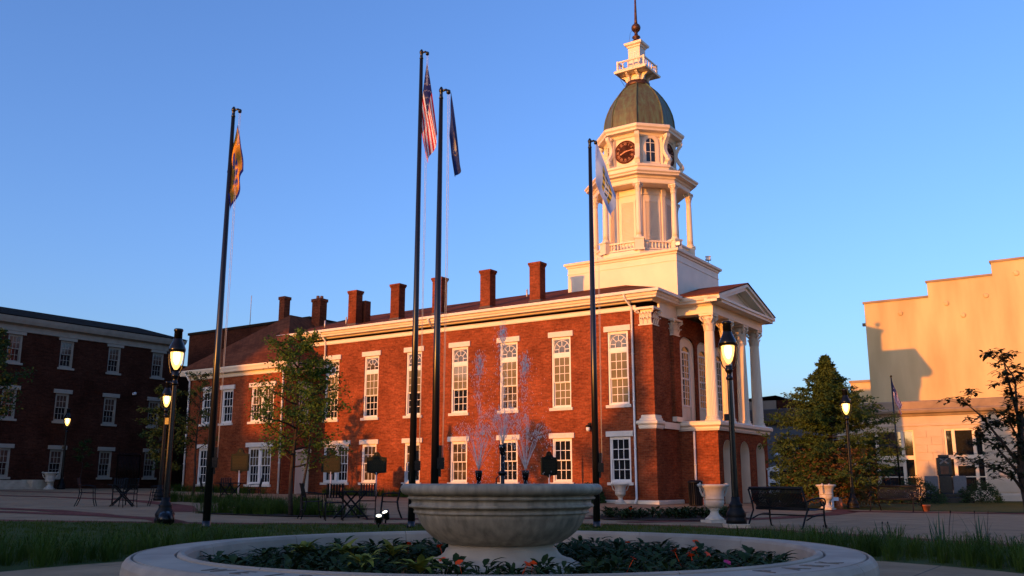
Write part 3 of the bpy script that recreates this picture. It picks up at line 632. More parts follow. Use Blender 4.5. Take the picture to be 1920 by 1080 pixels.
def tower_column(k):
    a=PI/8+k*PI/4; cx,cy=TC[0]+RC*cos(a),TC[1]+RC*sin(a)
    Mx=Matrix.Translation((cx,cy,0))@Matrix.Rotation(a,4,'Z')
    c=MB(); c.lathe([(.165-.03*(i/8)**1.6,13.72+i/8*2.42) for i in range(9)],20,(cx,cy,0)); o=c.build('tower_column',M['white'],CH)
    p=MB(); p.box(-.24,-.24,12.9,.24,.24,13.5,Mx); p.box(-.28,-.28,13.5,.28,.28,13.58,Mx); p.box(-.28,-.28,12.9,.28,.28,13.0,Mx); p.lathe([(.22,13.58),(.23,13.62),(.18,13.68),(.2,13.71),(.165,13.74)],20,(cx,cy,0)); p.build('pedestal',M['white'],o)
    q=MB(); capital(q,cx,cy,16.12,.5,.14); q.build('capital',M['white'],o)
    if True:        # pilaster on the belfry wall behind it
        w=MB(); x2,y2=TC[0]+1.74*cos(a),TC[1]+1.74*sin(a); M2=Matrix.Translation((x2,y2,0))@Matrix.Rotation(a,4,'Z'); w.box(-.1,-.12,12.95,.07,.12,16.6,M2); w.box(-.1,-.15,16.2,.10,.15,16.6,M2); w.build('belfry_pilaster',M['white'],CH)
for k in range(8): tower_column(k)
for k in range(8):
    a0,a1=PI/8+k*PI/4,PI/8+(k+1)*PI/4; A=Vector((TC[0]+RC*cos(a0),TC[1]+RC*sin(a0),0)); B=Vector((TC[0]+RC*cos(a1),TC[1]+RC*sin(a1),0))
    d=(B-A).normalized(); A=A+d*.24; B=B-d*.24
    c=MB(); c.bar(A+Vector((0,0,13.44)),B+Vector((0,0,13.44)),.16,.09); c.bar(A+Vector((0,0,13.04)),B+Vector((0,0,13.04)),.14,.07); o=c.build('balustrade',M['white'],CH)
    for j in range(8):
        p=A.lerp(B,(j+.5)/8); q=MB(); q.lathe([(.03,13.07),(.035,13.12),(.06,13.2),(.05,13.27),(.028,13.33),(.045,13.37),(.045,13.4)],8,tuple(p)); q.build('baluster',M['white'],o)
b=MB(); b.sweep([(-1.0,16.62),(.0,16.62),(.03,16.66),(.03,16.85),(.10,16.9),(.12,16.98),(.36,17.02),(.38,17.1),(.46,17.16),(.46,17.24),(-.5,17.38),(-1.2,17.38),(-1.2,16.75),(-1.0,16.72)],octo(2.66)); b.build('belfry_cornice',M['white'],CH)
# clock stage
b=MB(); b.prism(octo(2.30),17.3,17.78); b.prism(octo(1.88),17.78,19.95); b.build('clock_stage',M['white'],CH)
b=MB(); b.sweep([(0,17.66),(.10,17.68),(.12,17.76),(.06,17.82),(-.3,17.84),(-.3,17.66)],octo(2.30)); b.build('clock_stage_moulding',M['white'],CH)
b=MB(); b.sweep([(-.1,19.52),(.0,19.52),(.04,19.6),(.08,19.68),(.40,19.72),(.42,19.82),(.50,19.9),(.52,20.02),(.45,20.08),(-.6,20.16),(-.6,19.52)],octo(1.95)); b.build('clock_stage_cornice',M['white'],CH)
for k in range(8):            # scrolled brackets at the corners
    a=PI/8+k*PI/4; Mx=Matrix.Translation((TC[0],TC[1],0))@Matrix.Rotation(a,4,'Z')
    outer=[(2.38,19.62),(2.36,19.45),(2.22,19.25),(2.10,19.0),(2.10,18.75),(2.22,18.5),(2.36,18.3),(2.42,18.12),(2.36,17.98),(2.3,17.84)]
    inner=[(2.18,19.62),(2.16,19.42),(2.02,19.2),(1.94,18.95),(1.94,18.72),(2.05,18.45),(2.16,18.28),(2.18,18.12),(2.06,17.98),(1.86,17.84)]
    c=MB(); n=len(outer); vs=[]
    for y in(-.12,.12): vs+=[Mx@Vector((r,y,z)) for r,z in outer]+[Mx@Vector((r,y,z)) for r,z in inner]
    fs=[]
    for i in range(n-1):
        fs+=[(i,i+1,n+i+1,n+i),(2*n+i,3*n+i,3*n+i+1,2*n+i+1),(i,2*n+i,2*n+i+1,i+1),(n+i,n+i+1,3*n+i+1,3*n+i)]
    fs+=[(0,n,3*n,2*n),(n-1,3*n-1,4*n-1,2*n-1)]
    c.add(vs,fs); c.box(1.78,-.14,17.8,2.0,.14,19.55,Mx)
    for rr,z,rad in((2.30,18.12,.13),(2.14,19.5,.09)):
        pts=[Mx@Vector((rr,0.13*s,z)) for s in(-1.15,1.15)]; c.tube(pts,rad,12)
    c.build('scroll_bracket',M['white'],CH)
M['dial']=mat('dark clock dial',(.085,.022,.010),.6,var=.35,scale=5); M['numeral']=mat('gilt numerals and hands',(.58,.22,.09),.5)
ROM=['XII','I','II','III','IV','V','VI','VII','VIII','IX','X','XI']
def clock(k):
    Mx=face_frame(k,1.88); zc=18.72
    M2=Mx@Matrix.Translation((0,0,zc))@Matrix.Rotation(PI/2,4,'X')       # local xy = dial plane, z towards the viewer
    c=MB(); c.lathe([(0.0001,0),(.60,0),(.60,.05),(.0001,.05)],40,M=M2,sm=False); o=c.build('clock_dial',M['dial'],CH)
    q=MB(); q.lathe([(.58,.05),(.585,.075),(.64,.08),(.66,.03),(.66,0)],40,M=M2); q.build('clock_rim',M['dial'],o)
    q=MB()
    for i in range(60):
        a=PI/2-2*PI*i/60; w=.006 if i%5 else .013
        q.box(.535,-w,.05,.565,w,.058,M2@Matrix.Rotation(a,4,'Z'))
    q.build('minute_marks',M['numeral'],o)
    for i,t in enumerate(ROM):
        vs,fs=text_mesh(t,.17,.006,1); a=PI/2-2*PI*i/12
        Mt=M2@Matrix.Translation((.44*cos(a),.44*sin(a),.058))@Matrix.Rotation(a-PI/2,4,'Z')@Matrix.Diagonal((.9,1.15,1,1))
        q=MB(); q.add([Mt@v for v in vs],fs); q.build('numeral',M['numeral'],o)
    for nm,ang,ln,w in(('hour_hand',PI/2-2*PI*(8+14/60)/12,.36,.035),('minute_hand',PI/2-2*PI*14/60,.52,.026)):
        Mh=M2@Matrix.Translation((0,0,.07 if nm=='hour_hand' else .085))@Matrix.Rotation(ang,4,'Z')
        q=MB(); q.prism([(-.12,-w*.6),(0,-w),(ln*.7,-w*.8),(ln*.75,-w*1.6),(ln,0),(ln*.75,w*1.6),(ln*.7,w*.8),(0,w),(-.12,w*.6)],0,.012,Mh); q.build(nm,M['numeral'],o)
for k in(0,2,4,6): clock(k)
for k in(1,3,5,7):
    Mx=face_frame(k,1.88); c=MB(); O=arch_pts(.92,1.62,12); I=arch_pts(.52,1.36,12)
    I=[(x,z+.06) for x,z in I]; n=len(O); z0=18.0
    vs=[Mx@Vector((x,-.07,z0+z)) for x,z in O]+[Mx@Vector((x,-.07,z0+z)) for x,z in I]+[Mx@Vector((x,0,z0+z)) for x,z in O]+[Mx@Vector((x,-.005,z0+z)) for x,z in I]
    c.add(vs,[q for i in range(n-1) for q in((i,i+1,n+i+1,n+i),(i,2*n+i,2*n+i+1,i+1),(n+i,n+i+1,3*n+i+1,3*n+i))]); c.box(-.5,-.09,z0-.06,.5,0,z0+.06,Mx)
    o=c.build('arched_window',M['white'],CH)
    p=MB(); p.add([Mx@Vector((x,-.012,z0+z)) for x,z in I],[tuple(range(n))]); p.build('pane',M['glass'],o)
    g=MB(); g.box(-.014,-.05,z0+.06,.014,-.015,z0+1.40,Mx); g.box(-.25,-.045,z0+.62,.25,-.016,z0+.65,Mx); g.box(-.25,-.045,z0+1.14,.25,-.016,z0+1.17,Mx); g.build('glazing_bars',M['trim'],o)
# dome, gallery, lantern, spire
dp=[(1.97,20.05),(1.97,20.5),(1.93,20.95),(1.86,21.3),(1.74,21.65),(1.56,22.05),(1.33,22.42),(1.05,22.78),(.64,23.18)]
b=MB(); b.lathe(dp,8,(TC[0],TC[1],0),off=PI/8,sm=False); b.build('dome',M['copper'],CH)
for k in range(8):
    a=PI/8+k*PI/4; c=MB(); c.tube([(TC[0]+(r+.01)*cos(a),TC[1]+(r+.01)*sin(a),z) for r,z in dp],.045,6); c.build('dome_rib',M['copper'],CH)
b=MB(); b.lathe([(.66,23.1),(.70,23.14),(.70,23.3),(.62,23.36),(.6,23.42)],24,(TC[0],TC[1],0)); b.build('dome_collar',M['bronze'],CH)
def sq(r): return [(TC[0]-r,TC[1]-r),(TC[0]+r,TC[1]-r),(TC[0]+r,TC[1]+r),(TC[0]-r,TC[1]+r)]
b=MB(); b.prism(sq(.42),23.36,24.0)
for k in range(4):
    for t in(-.3,.3):
        a=k*PI/2; Mx=Matrix.Translation((TC[0],TC[1],0))@Matrix.Rotation(a,4,'Z')
        poly=[(.40,23.38),(.50,23.42),(.56,23.52),(.60,23.64),(.74,23.74),(.84,23.80),(.84,23.9),(.40,23.9)]
        vs=[Mx@Vector((r,t+s,z)) for s in(-.07,.07) for r,z in poly]; m=len(poly)
        b.add(vs,[tuple(range(m)),tuple(range(2*m-1,m-1,-1))]+[(i,(i+1)%m,m+(i+1)%m,m+i) for i in range(m)])
b.build('gallery_brackets',M['white'],CH)
b=MB(); b.sweep([(0,23.84),(.08,23.86),(.10,23.96),(.04,24.03),(-.85,24.03),(-.85,23.84)],sq(.90)); b.build('gallery_floor',M['white'],CH)
for k in range(4):
    P=sq(.82); A=Vector((*P[k],0)); B=Vector((*P[(k+1)%4],0)); c=MB()
    c.bar(A+Vector((0,0,24.56)),B+Vector((0,0,24.56)),.07,.07); c.bar(A+Vector((0,0,24.08)),B+Vector((0,0,24.08)),.06,.05); c.cbox(A+Vector((0,0,24.32)),.1,.1,.6)
    d=(B-A); 
    for j in range(5):
        p0=A+d*(j/5); p1=A+d*((j+1)/5); mid=(p0+p1)/2; hw=(p1-p0).length/2
        if j: c.bar(p0+Vector((0,0,24.08)),p0+Vector((0,0,24.4)),.05,.05)
        c.tube([p0.lerp(p1,.5-.5*cos(PI*i/6))+Vector((0,0,24.38+.15*sin(PI*i/6))) for i in range(7)],.028,4,sm=False)
    c.build('gallery_railing',M['white'],CH)
b=MB(); b.prism(sq(.36),24.0,25.62); b.build('lantern',M['white'],CH)
b=MB(); b.sweep([(0,25.5),(.05,25.52),(.07,25.6),(.17,25.66),(.19,25.78),(.13,25.82),(-.3,25.92),(-.3,25.5)],sq(.36)); b.prism(sq(.3),25.8,25.93); b.build('lantern_cap',M['white'],CH)
b=MB()
for k in range(4):
    Mx=Matrix.Translation((TC[0],TC[1],0))@Matrix.Rotation(k*PI/2,4,'Z'); b.box(-.17,-.375,24.75,-.13,-.355,25.2,Mx); b.box(.13,-.375,24.75,.17,-.355,25.2,Mx); b.box(-.13,-.375,25.16,.13,-.355,25.2,Mx); b.box(-.02,-.375,24.75,.02,-.355,25.16,Mx); b.box(-.13,-.37,24.95,.13,-.356,24.98,Mx)
b.build('lantern_window',M['trim'],CH)
b=MB(); b.lathe([(.34,25.9),(.26,26.0),(.16,26.1),(.14,26.18),(.24,26.24),(.22,26.3),(.12,26.36),(.09,26.5),(.13,26.62)],20,(TC[0],TC[1],0)); b.build('spire_base',M['bronze'],CH)
b=MB(); b.sph((TC[0],TC[1],26.85),.27,20); b.build('spire_ball',M['bronze'],CH)
b=MB(); b.lathe([(.10,27.08),(.085,27.3),(.06,28.2),(.03,30.2)],12,(TC[0],TC[1],0)); b.build('spire',M['bronze'],CH)
b=MB(); b.tube([(TC[0]-.25,TC[1]-.42,25.9),(TC[0]-.28,TC[1]-.2,26.5),(TC[0]-.08,TC[1]-.1,26.9)],.01,4); b.tube([(TC[0]-.8,TC[1]-.85,23.9),(TC[0]-.7,TC[1]-.7,23.5),(TC[0]-.5,TC[1]-.6,23.1)],.012,4); b.build('lightning_cable',M['iron'],CH)
def floodlight(x,y,z,lab,rz=0):
    t=empty('floodlight',TW(x,y,z),ANG+rz,lab,'floodlight','floodlights on the tower base')
    c=MB(); c.tube([(0,0,0),(0,0,.22)],.025,6); c.tube([(-.14,0,.3),(-.14,0,.2),(.14,0,.2),(.14,0,.3)],.02,5); c.build('stand',M['iron'],t)
    c=MB(); c.box(-.12,-.08,.22,.12,.08,.42); c.box(-.15,-.11,.40,.15,.11,.44) ; c.build('housing',M['steel'],t,bevel=.02)
floodlight(-.15,7.6,12.66,'small grey floodlight standing on the right edge of the tower base',.4)
floodlight(-.18,3.75,12.66,'small pale floodlight at the front corner of the tower base below the balustrade')
# ---------------------------------------------------------------- low brick wing at the left end of the courthouse
WG=empty('brick_wing',TW(0,0,0),ANG,'lower two storey brick wing with a brown hipped roof, behind the young tree','building')
wx0,wx1,wy0=-30.3,-21.62,-2.6
b=MB(); Fw=lambda u,d,z:(u,wy0+d,z)
wh=[(-28.95,-27.95,4.5,6.5),(-27.1,-26.1,4.5,6.5),(-24.5,-22.55,4.5,6.5),(-28.95,-27.95,.95,3.05),(-24.5,-22.55,.95,3.05)]
wall(b,wx0,wx1,-.2,7.3,wh,Fw,.3)
Fs=lambda u,d,z:(wx1-d,u,z)
wall(b,wy0,0,-.2,7.3,[(-1.55,-.75,4.5,6.5),(-1.6,-.6,.35,2.75)],Fs,.3)
b.add([(wx0,wy0,-.2),(wx0,20,-.2),(wx0,20,7.3),(wx0,wy0,7.3)],[(0,1,2,3)]); b.build('wall',M['brick'],WG)
b=MB(); b.box(wx0+.32,wy0+.32,0,wx1-.32,19,7.2); b.build('interior',M['limedark'],WG)
for x in(-28.45,-26.6): o=sash_window(1.0,2.0,WG,M['glass'],M['glass']); o.location=(x,wy0,4.5)
o=sash_window(1.0,2.1,WG,M['glass'],M['glass']); o.location=(-28.45,wy0,.95)
o=double_window(WG,2.0); o.location=(-23.53,wy0,4.5)
o=double_window(WG,2.1); o.location=(-23.53,wy0,.95)
o=sash_window(.8,2.0,WG,M['glass'],M['glass']); o.location=(wx1,-1.15,4.5); o.rotation_euler=(0,0,PI/2)
d=MB(); d.box(wx1-.2,-1.55,.35,wx1-.12,-.65,2.7); d.box(wx1-.12,-1.6,.35,wx1+.05,-1.52,2.8); d.box(wx1-.12,-.68,.35,wx1+.05,-.6,2.8); d.box(wx1-.12,-1.7,2.75,wx1+.08,-.5,2.95); o=d.build('door',M['white'],WG)
h=MB(); h.sph((wx1-.09,-.8,1.4),.035,8); h.build('handle',M['bronze'],o)
b=MB(); b.sweep([(0,7.22),(.08,7.24),(.1,7.42),(.12,7.46),(.40,7.48),(.44,7.6),(.5,7.72),(.5,7.80),(0,7.82)],[(wx0,12),(wx0,wy0),(wx1,wy0),(wx1,-.02)],False); b.build('cornice',M['white'],WG)
rx=(wx0+wx1)/2; hw=(wx1-wx0)/2+.52; zp=11.55; e=7.82
vs=[(rx-hw,wy0-.52,e),(rx+hw,wy0-.52,e),(rx+hw,20,e),(rx-hw,20,e),(rx,wy0-.52+hw*.93,zp),(rx,20,zp)]
b=MB(); b.add(vs,[(0,1,4),(1,2,5,4),(3,0,4,5),(2,3,5),(0,3,2,1)]); b.build('roof',M['roof'],WG)
def chim(x0,x1,y0,y1,z0,z1,parent):
    c=MB(); c.box(x0,y0,z0,x1,y1,z1-.2); o=c.build('chimney',M['brick_chim'],parent); k=MB(); k.box(x0-.05,y0-.05,z1-.2,x1+.05,y1+.05,z1); k.build('cap',M['brick_chim'],o); return o
chim(-27.85,-27.35,2.1,2.6,9.6,13.05,WG)
o=chim(-25.5,-24.75,2.8,3.4,10.2,12.75,WG); k=MB(); k.lathe([(.12,12.75),(.10,13.0)],8,(-25.3,3.1,0)); k.lathe([(.12,12.75),(.10,12.95)],8,(-24.95,3.1,0)); k.build('chimney_pot',M['terra'],o)
c=MB(); c.tube([(-27.6,-.1,8.9),(-27.6,-.1,9.75)],.06,8); c.build('vent_pipe',M['steel'],WG)
downspout([(-30.1,wy0-.5,7.7),(-30.1,wy0-.12,7.15),(-30.1,wy0-.09,.5)],WG); downspout([(wx1-.12,wy0-.5,7.7),(wx1-.12,wy0-.12,7.15),(wx1-.12,wy0-.09,.45)],WG)
# ---------------------------------------------------------------- three storey brick building on the left, in shade
LB=empty('brick_building',TW(0,0,0),ANG,'long dark three storey brick building in shade on the left with white lintels','building')
lx=-38.0; ly1=1.75; ly0=-50
b=MB(); Fl=lambda u,d,z:(lx-d,u,z); WYs=[.42-3.33*i for i in range(15)]; hol=[]
for y in WYs:
    for z0,h in((1.38,1.7),(4.82,1.75),(8.2,1.72)): 
        if not(z0<2 and y>0 and False): hol.append((y-.45,y+.45,z0,z0+h))
wall(b,ly0,ly1,-.2,10.4,hol,Fl,.3)
b.add([(lx,ly1,-.2),(lx-14,ly1,-.2),(lx-14,ly1,10.6),(lx,ly1,10.6)],[(0,1,2,3)]); b.add([(lx,ly0,-.2),(lx-14,ly0,-.2),(lx-14,ly0,10.6),(lx,ly0,10.6)],[(0,1,2,3)]); b.add([(lx-14,ly0,-.2),(lx-14,ly1,-.2),(lx-14,ly1,10.6),(lx-14,ly0,10.6)],[(0,1,2,3)])
b.build('wall',M['brick_shaded'],LB)
b=MB(); b.box(lx-13.5,ly0+.4,0,lx-.32,ly1-.4,10.3); b.build('interior',M['granite'],LB)
M['paneglow']=mat('glass tinted with room glow',(.10,.05,.03),.08,col2=(.03,.02,.02),scale=1.2,spec=.6)  # warm room glow is put into the glass colour; nothing is lit
w0=None
for y in WYs:
    for z0,h in((1.38,1.7),(4.82,1.75),(8.2,1.72)):
        if w0 is None: w0=sash_window(.9,1.72,LB,M['paneglow'],M['glass'],.25,2,.1,'trimshade','trimshade'); o=w0
        else: o=copy_tree(w0,LB)
        o.rotation_euler=(0,0,PI/2); o.location=(lx,y,z0); o.scale=(1,1,h/1.72)
b=MB(); b.sweep([(0,10.1),(.10,10.12),(.10,10.45),(.2,10.5),(.42,10.56),(.5,10.75),(.55,10.95),(0,11.0)],[(lx,ly0),(lx,ly1),(lx-14,ly1)],False); b.build('cornice',M['trimshade'],LB)
b=MB(); x0,x1,y0,y1=lx-14.6,lx+.6,ly0-.6,ly1+.6; e=11.0; zr=12.4; xm=lx-5
b.add([(x0,y0,e),(x1,y0,e),(x1,y1,e),(x0,y1,e),(xm,y0,zr),(xm,y1-.4,zr)],[(1,2,5,4),(2,3,5),(3,0,4,5),(0,1,4),(0,3,2,1)]); b.build('roof',M['roofdark'],LB)
c=MB(); c.box(lx,-1.35,6.85,lx+.12,-1.2,7.0); c.lathe([(.02,.1),(.1,.05),(.08,-.08)],10,(lx+.18,-1.27,6.95)); c.build('wall_lamp',M['lampoff'],LB)
# block behind, with an aerial
DB=empty('rear_block',TW(0,0,0),ANG,'plain dark brick block rising behind the wing roof','building')
b=MB(); b.box(-45.0,8,-.2,-31.2,18,12.75); b.build('wall',M['brick_shaded'],DB); b=MB(); b.box(-51.5,5,-.2,-44.6,14,10.2); b.build('link_wall',M['brick_shaded'],DB)
b=MB(); b.box(-45.1,7.9,12.75,-31.1,18.1,12.95); b.build('coping',M['roofdark'],DB)
t=empty('radio_aerial',TW(-38.9,9,12.95),ANG,'thin radio aerial standing on the dark rear block','aerial'); c=MB(); c.tube([(0,0,0),(0,0,2.6)],.03,6); c.build('mast',M['steel'],t); c=MB(); c.box(-.15,-.15,0,.15,.15,.08); c.build('foot',M['iron'],t)
# garden wall, gate and steps beside the left building
gw=empty('garden_wall',TW(0,0,0),ANG,'low brick garden wall with a pale cap between the two brick buildings','wall')
c=MB(); c.box(-37.8,3.2,-.2,-30.5,3.5,2.55); c.build('wall',M['brick_shaded'],gw); c=MB(); c.box(-37.85,3.12,2.55,-30.45,3.58,2.7); c.build('cap',M['stonew'],gw)
c=MB(); c.box(-36.4,2.6,-.2,-35.8,3.15,3.05); c.build('pier',M['brick_shaded'],gw); c=MB(); c.box(-36.5,2.5,3.05,-35.7,3.25,3.2); c.build('pier_cap',M['stonew'],gw)
gt=empty('iron_gate',TW(-37.6,-2.3,.66),ANG+PI/2,'dark iron gate standing against the shaded brick building','gate')
c=MB(); ring_frame(c,0,1.7,0,2.2,.05,-.03,.03); c.build('frame',M['iron'],gt)
for i in range(1,16): c=MB(); c.tube([(1.7*i/16,0,.05),(1.7*i/16,0,2.32)],.014,5); c.build('bar',M['iron'],gt)
st=empty('stone_steps',TW(0,0,0),ANG,'low grey stone steps below the shaded building, beside the far left urn','steps')
for i,(d,z) in enumerate(((1.25,.82),(.95,1.0),(.65,1.2))): c=MB(); c.box(lx+.02,-20,.4,lx+d,-8.3,z); c.build('step',M['cast'],st)
c=MB(); c.box(lx+.02,-8.3,.4,lx+1.3,-7.0,1.22); c.build('end_block',M['cast'],st)
# ---------------------------------------------------------------- right: bank front, tall tan wall, small shaded shop, far orange block
BK=empty('stone_bank',TW(0,0,0),ANG,'pale stone single storey bank front with tall white framed windows lit orange by the sun','building')
by=22.0; bz0=-.4
bays=[(8.45,10.55),(3.9,6.75),(12.6,14.7),(16.8,18.9)]
b=MB(); Fb=lambda u,d,z:(u,by+d,z)
wall(b,2.2,30,.45,5.0,[(a,c,.5,4.2) for a,c in bays],Fb,.4)
b.add([(2.2,by,bz0),(2.2,by+20,bz0),(2.2,by+20,5.9),(2.2,by,5.9)],[(0,1,2,3)]); b.add([(30,by,bz0),(30,by+20,bz0),(30,by+20,5.9),(30,by,5.9)],[(0,1,2,3)])
b.build('wall',M['limestone'],BK)
# ashlar courses: shallow blocks on the piers, built with open joints
for(pa,pb)in((6.85,8.35),(10.65,12.5),(14.8,16.7),(19.0,21.5)):
    n=2
    for r in range(8):
        z0=.52+r*.46; cutp=[pa,pa+(pb-pa)*(.42 if r%2 else .6),pb]
        for i in range(2):
            c=MB(); c.box(cutp[i]+.008,by-.05,z0+.008,cutp[i+1]-.008,by-.002,z0+.452); c.build('stone',M['limestone'],BK)
b=MB(); b.sweep([(0,bz0),(.16,bz0),(.16,.34),(.10,.44),(0,.45)],[(2.2,by),(30,by)],False); b.build('plinth',M['limestone'],BK)
b=MB(); b.sweep([(0,4.4),(.05,4.42),(.05,4.5),(0,4.52)],[(2.2,by),(30,by)],False); b.build('belt_course',M['limestone'],BK)
b=MB(); b.sweep([(0,5.0),(.08,5.02),(.14,5.14),(.34,5.2),(.40,5.34),(.34,5.42),(.1,5.46),(.1,5.9),(0,5.95),(-.5,5.95),(-.5,5.0)],[(2.2,by),(30,by)],False); b.build('cornice',M['limedark'],BK)
b=MB(); b.box(2.3,by+.1,5.6,29.9,by+3.0,5.75); b.box(2.6,by+.5,0,29.6,by+.9,5.0); b.build('interior',M['limedark'],BK)
for(a,c_) in bays:
    f=MB(); w=c_-a; y0,y1=by+.06,by+.30
    ring_frame(f,a,c_,.5,4.2,.1,y0,y1); m0=a+w*.235; m1=a+w*.765
    f.box(m0-.09,y0-.02,.5,m0+.09,y1,4.19); f.box(m1-.09,y0-.02,.5,m1+.09,y1,4.19); f.box(a+.1,y0-.01,2.42,c_-.1,y1-.01,2.66)
    f.box(a+.1,y0+.06,1.36,c_-.1,y1-.04,1.42)
    o=f.build('window',M['white'],BK)
    for p0,p1 in((a+.1,m0-.09),(m0+.09,m1-.09),(m1+.09,c_-.1)):
        for z0,z1 in((.6,1.36),(1.42,2.42),(2.66,4.1)):
            p=MB(); p.box(p0,by+.17,z0,p1,by+.19,z1); p.build('pane',M['glass'],o)
        if p1-p0>.6: p=MB(); p.box(p0,by+.10,2.02,p1,by+.14,2.40); p.build('blind',M['limestone'],o)
    s=MB(); s.box(a-.12,by-.1,.42,c_+.12,by+.1,.52); s.build('sill',M['white'],o)
TWL=empty('tan_wall_building',TW(0,0,0),ANG,'tall building with a blank stepped tan wall glowing orange behind the bank','building')
def stepped(y0,y1,z0,x0,steps,mb):
    xs=[x0]+[s[0] for s in steps]
    for i,(xe,zt) in enumerate(steps): mb.box(xs[i],y0,z0,xe,y1,zt)
b=MB(); stepped(24.7,60,-.3,3.86,[(7.85,12.75),(11.65,13.72),(26,14.55)],b); b.build('wall',M['stucco'],TWL)
b=MB(); xs=[3.86,7.85,11.65,26]
for i,z in enumerate((12.75,13.72,14.55)): b.box(xs[i]-.08,24.62,z,xs[i+1]-(0 if i==2 else .0),60.05,z+.13)
b.build('parapet_cap',M['limedark'],TWL)
for x,z in((6.1,11.9),(8.9,12.25),(11.2,12.5),(13.0,13.7),(9.8,11.4)):
    c=MB(); c.lathe([(.17,0),(.17,.03),(.06,.05),(.0001,.05)],14,M=Matrix.Translation((x,24.7,z))@Matrix.Rotation(PI/2,4,'X')); c.build('tie_plate',M['stucco'],TWL)
t=MB(); t.box(3.6,24.9,11.3,3.86,25.1,11.5); t.build('bracket',M['iron'],TWL)
SS=empty('small_shop',TW(0,0,0),ANG,'small shaded stone shop front between the portico and the evergreen tree','building')
b=MB(); Fh=lambda u,d,z:(u,24+d,z); wall(b,-9,2.15,-.3,5.0,[(-8.4,-6.9,2.6,3.95),(-6.5,-5.0,2.6,3.95),(-4.6,-3.1,2.6,3.95),(-2.5,-1.3,2.6,3.95),(-1.0,.3,2.6,3.95),(-3.6,-.9,-.2,1.9),(-8,-5,-.2,1.9)],Fh,.3)
b.box(-9,24.5,0,2.1,40,5.2); b.build('wall',M['granitegrey'],SS)
b=MB(); b.sweep([(0,4.9),(.2,4.95),(.3,5.1),(.3,5.3),(.1,5.4),(.1,5.95),(0,6.0),(-.5,6.0),(-.5,4.9)],[(-9,24),(2.15,24)],False); b.build('cornice',M['lead'],SS)
for a,c_,z0,z1 in((-8.4,-6.9,2.6,3.95),(-6.5,-5.0,2.6,3.95),(-4.6,-3.1,2.6,3.95),(-2.5,-1.3,2.6,3.95),(-1.0,.3,2.6,3.95),(-3.6,-.9,-.2,1.9),(-8,-5,-.2,1.9)):
    f=MB(); ring_frame(f,a,c_,z0,z1,.08,24.05,24.2); o=f.build('window',M['granitegrey'],SS); p=MB(); p.box(a+.05,24.1,z0+.05,c_-.05,24.13,z1-.05); p.build('pane',M['glass'],o)
b=MB(); b.box(-8,26,5.9,-1.6,34,6.75); b.build('penthouse',M['brick_shaded'],SS); b=MB(); b.add([(-8.1,25.9,6.75),(-2.9,25.9,7.1),(-1.4,25.9,6.55),(-1.4,34,6.55),(-2.9,34,7.1),(-8.1,34,6.75)],[(0,1,4,5),(1,2,3,4)]); b.box(-8,25.9,6.0,-2.9,25.99,6.75); b.build('penthouse_roof',M['limedark'],SS)
FO=empty('orange_block',TW(0,0,0),ANG,'distant tan commercial block glimpsed behind the evergreen tree','building')
b=MB(); b.box(-2.2,44,0,4,60,9.5); b.box(4,44,0,12,60,9.1); b.build('wall',M['stucco'],FO); b=MB(); b.box(-2.3,43.9,9.5,4,60,9.7); b.build('coping',M['limedark'],FO)
# ---------------------------------------------------------------- unseen blocks added west of the square, sized to shade it
def block(x0,x1,h,depth,lab,name='shade_block',y=-105):
    t=empty(name,TW((x0+x1)/2,y,0),ANG,lab,'building','unseen shade blocks west of the square'); w=x1-x0
    c=MB(); hol=[]
    n=max(1,int(w/3))
    for i in range(n):
        u=-w/2+w*(i+.5)/n
        for z in(1.0,4.6,8.2,11.8):
            if z+1.9<h-1: hol.append((u-.5,u+.5,z,z+1.8))
    wall(c,-w/2,w/2,-.3,h-.5,hol,lambda u,d,z:(u,-d,z),.25)
    c.box(-w/2,-depth,-.3,w/2,-.3,h-.5); o=c.build('wall',M['brick_shaded'],t)
    c=MB(); c.box(-w/2-.15,-depth-.15,h-.5,w/2+.15,.2,h); c.build('cornice',M['limedark'],t)
    for a,b_,z0,z1 in hol: c=MB(); c.box(a,-.2,z0,b_,-.17,z1); c.build('pane',M['glass'],t)
block(-84,-51.4,24,14,'tall unseen brick block added west of the square to shade the wing')
block(-51.3,-45.6,12.1,12,'unseen brick block added west of the square to shade the lower wing')
block(-45.5,-27.2,9.3,12,'long low unseen brick block added to shade the foot of the courthouse')
block(-27.1,-19.2,7.9,12,'low unseen brick block added west of the square for its shade')
block(-19.1,-10.6,8.1,12,'low unseen brick block added west of the fountain to shape the shade')
block(-10.5,-8,10.6,12,'narrow unseen brick block added west of the fountain for shade')
block(-7.9,14,11.2,12,'wide unseen brick block added southwest of the fountain to shade it')
block(14.1,60,10.2,12,'long unseen brick block added south of the fountain for shade')
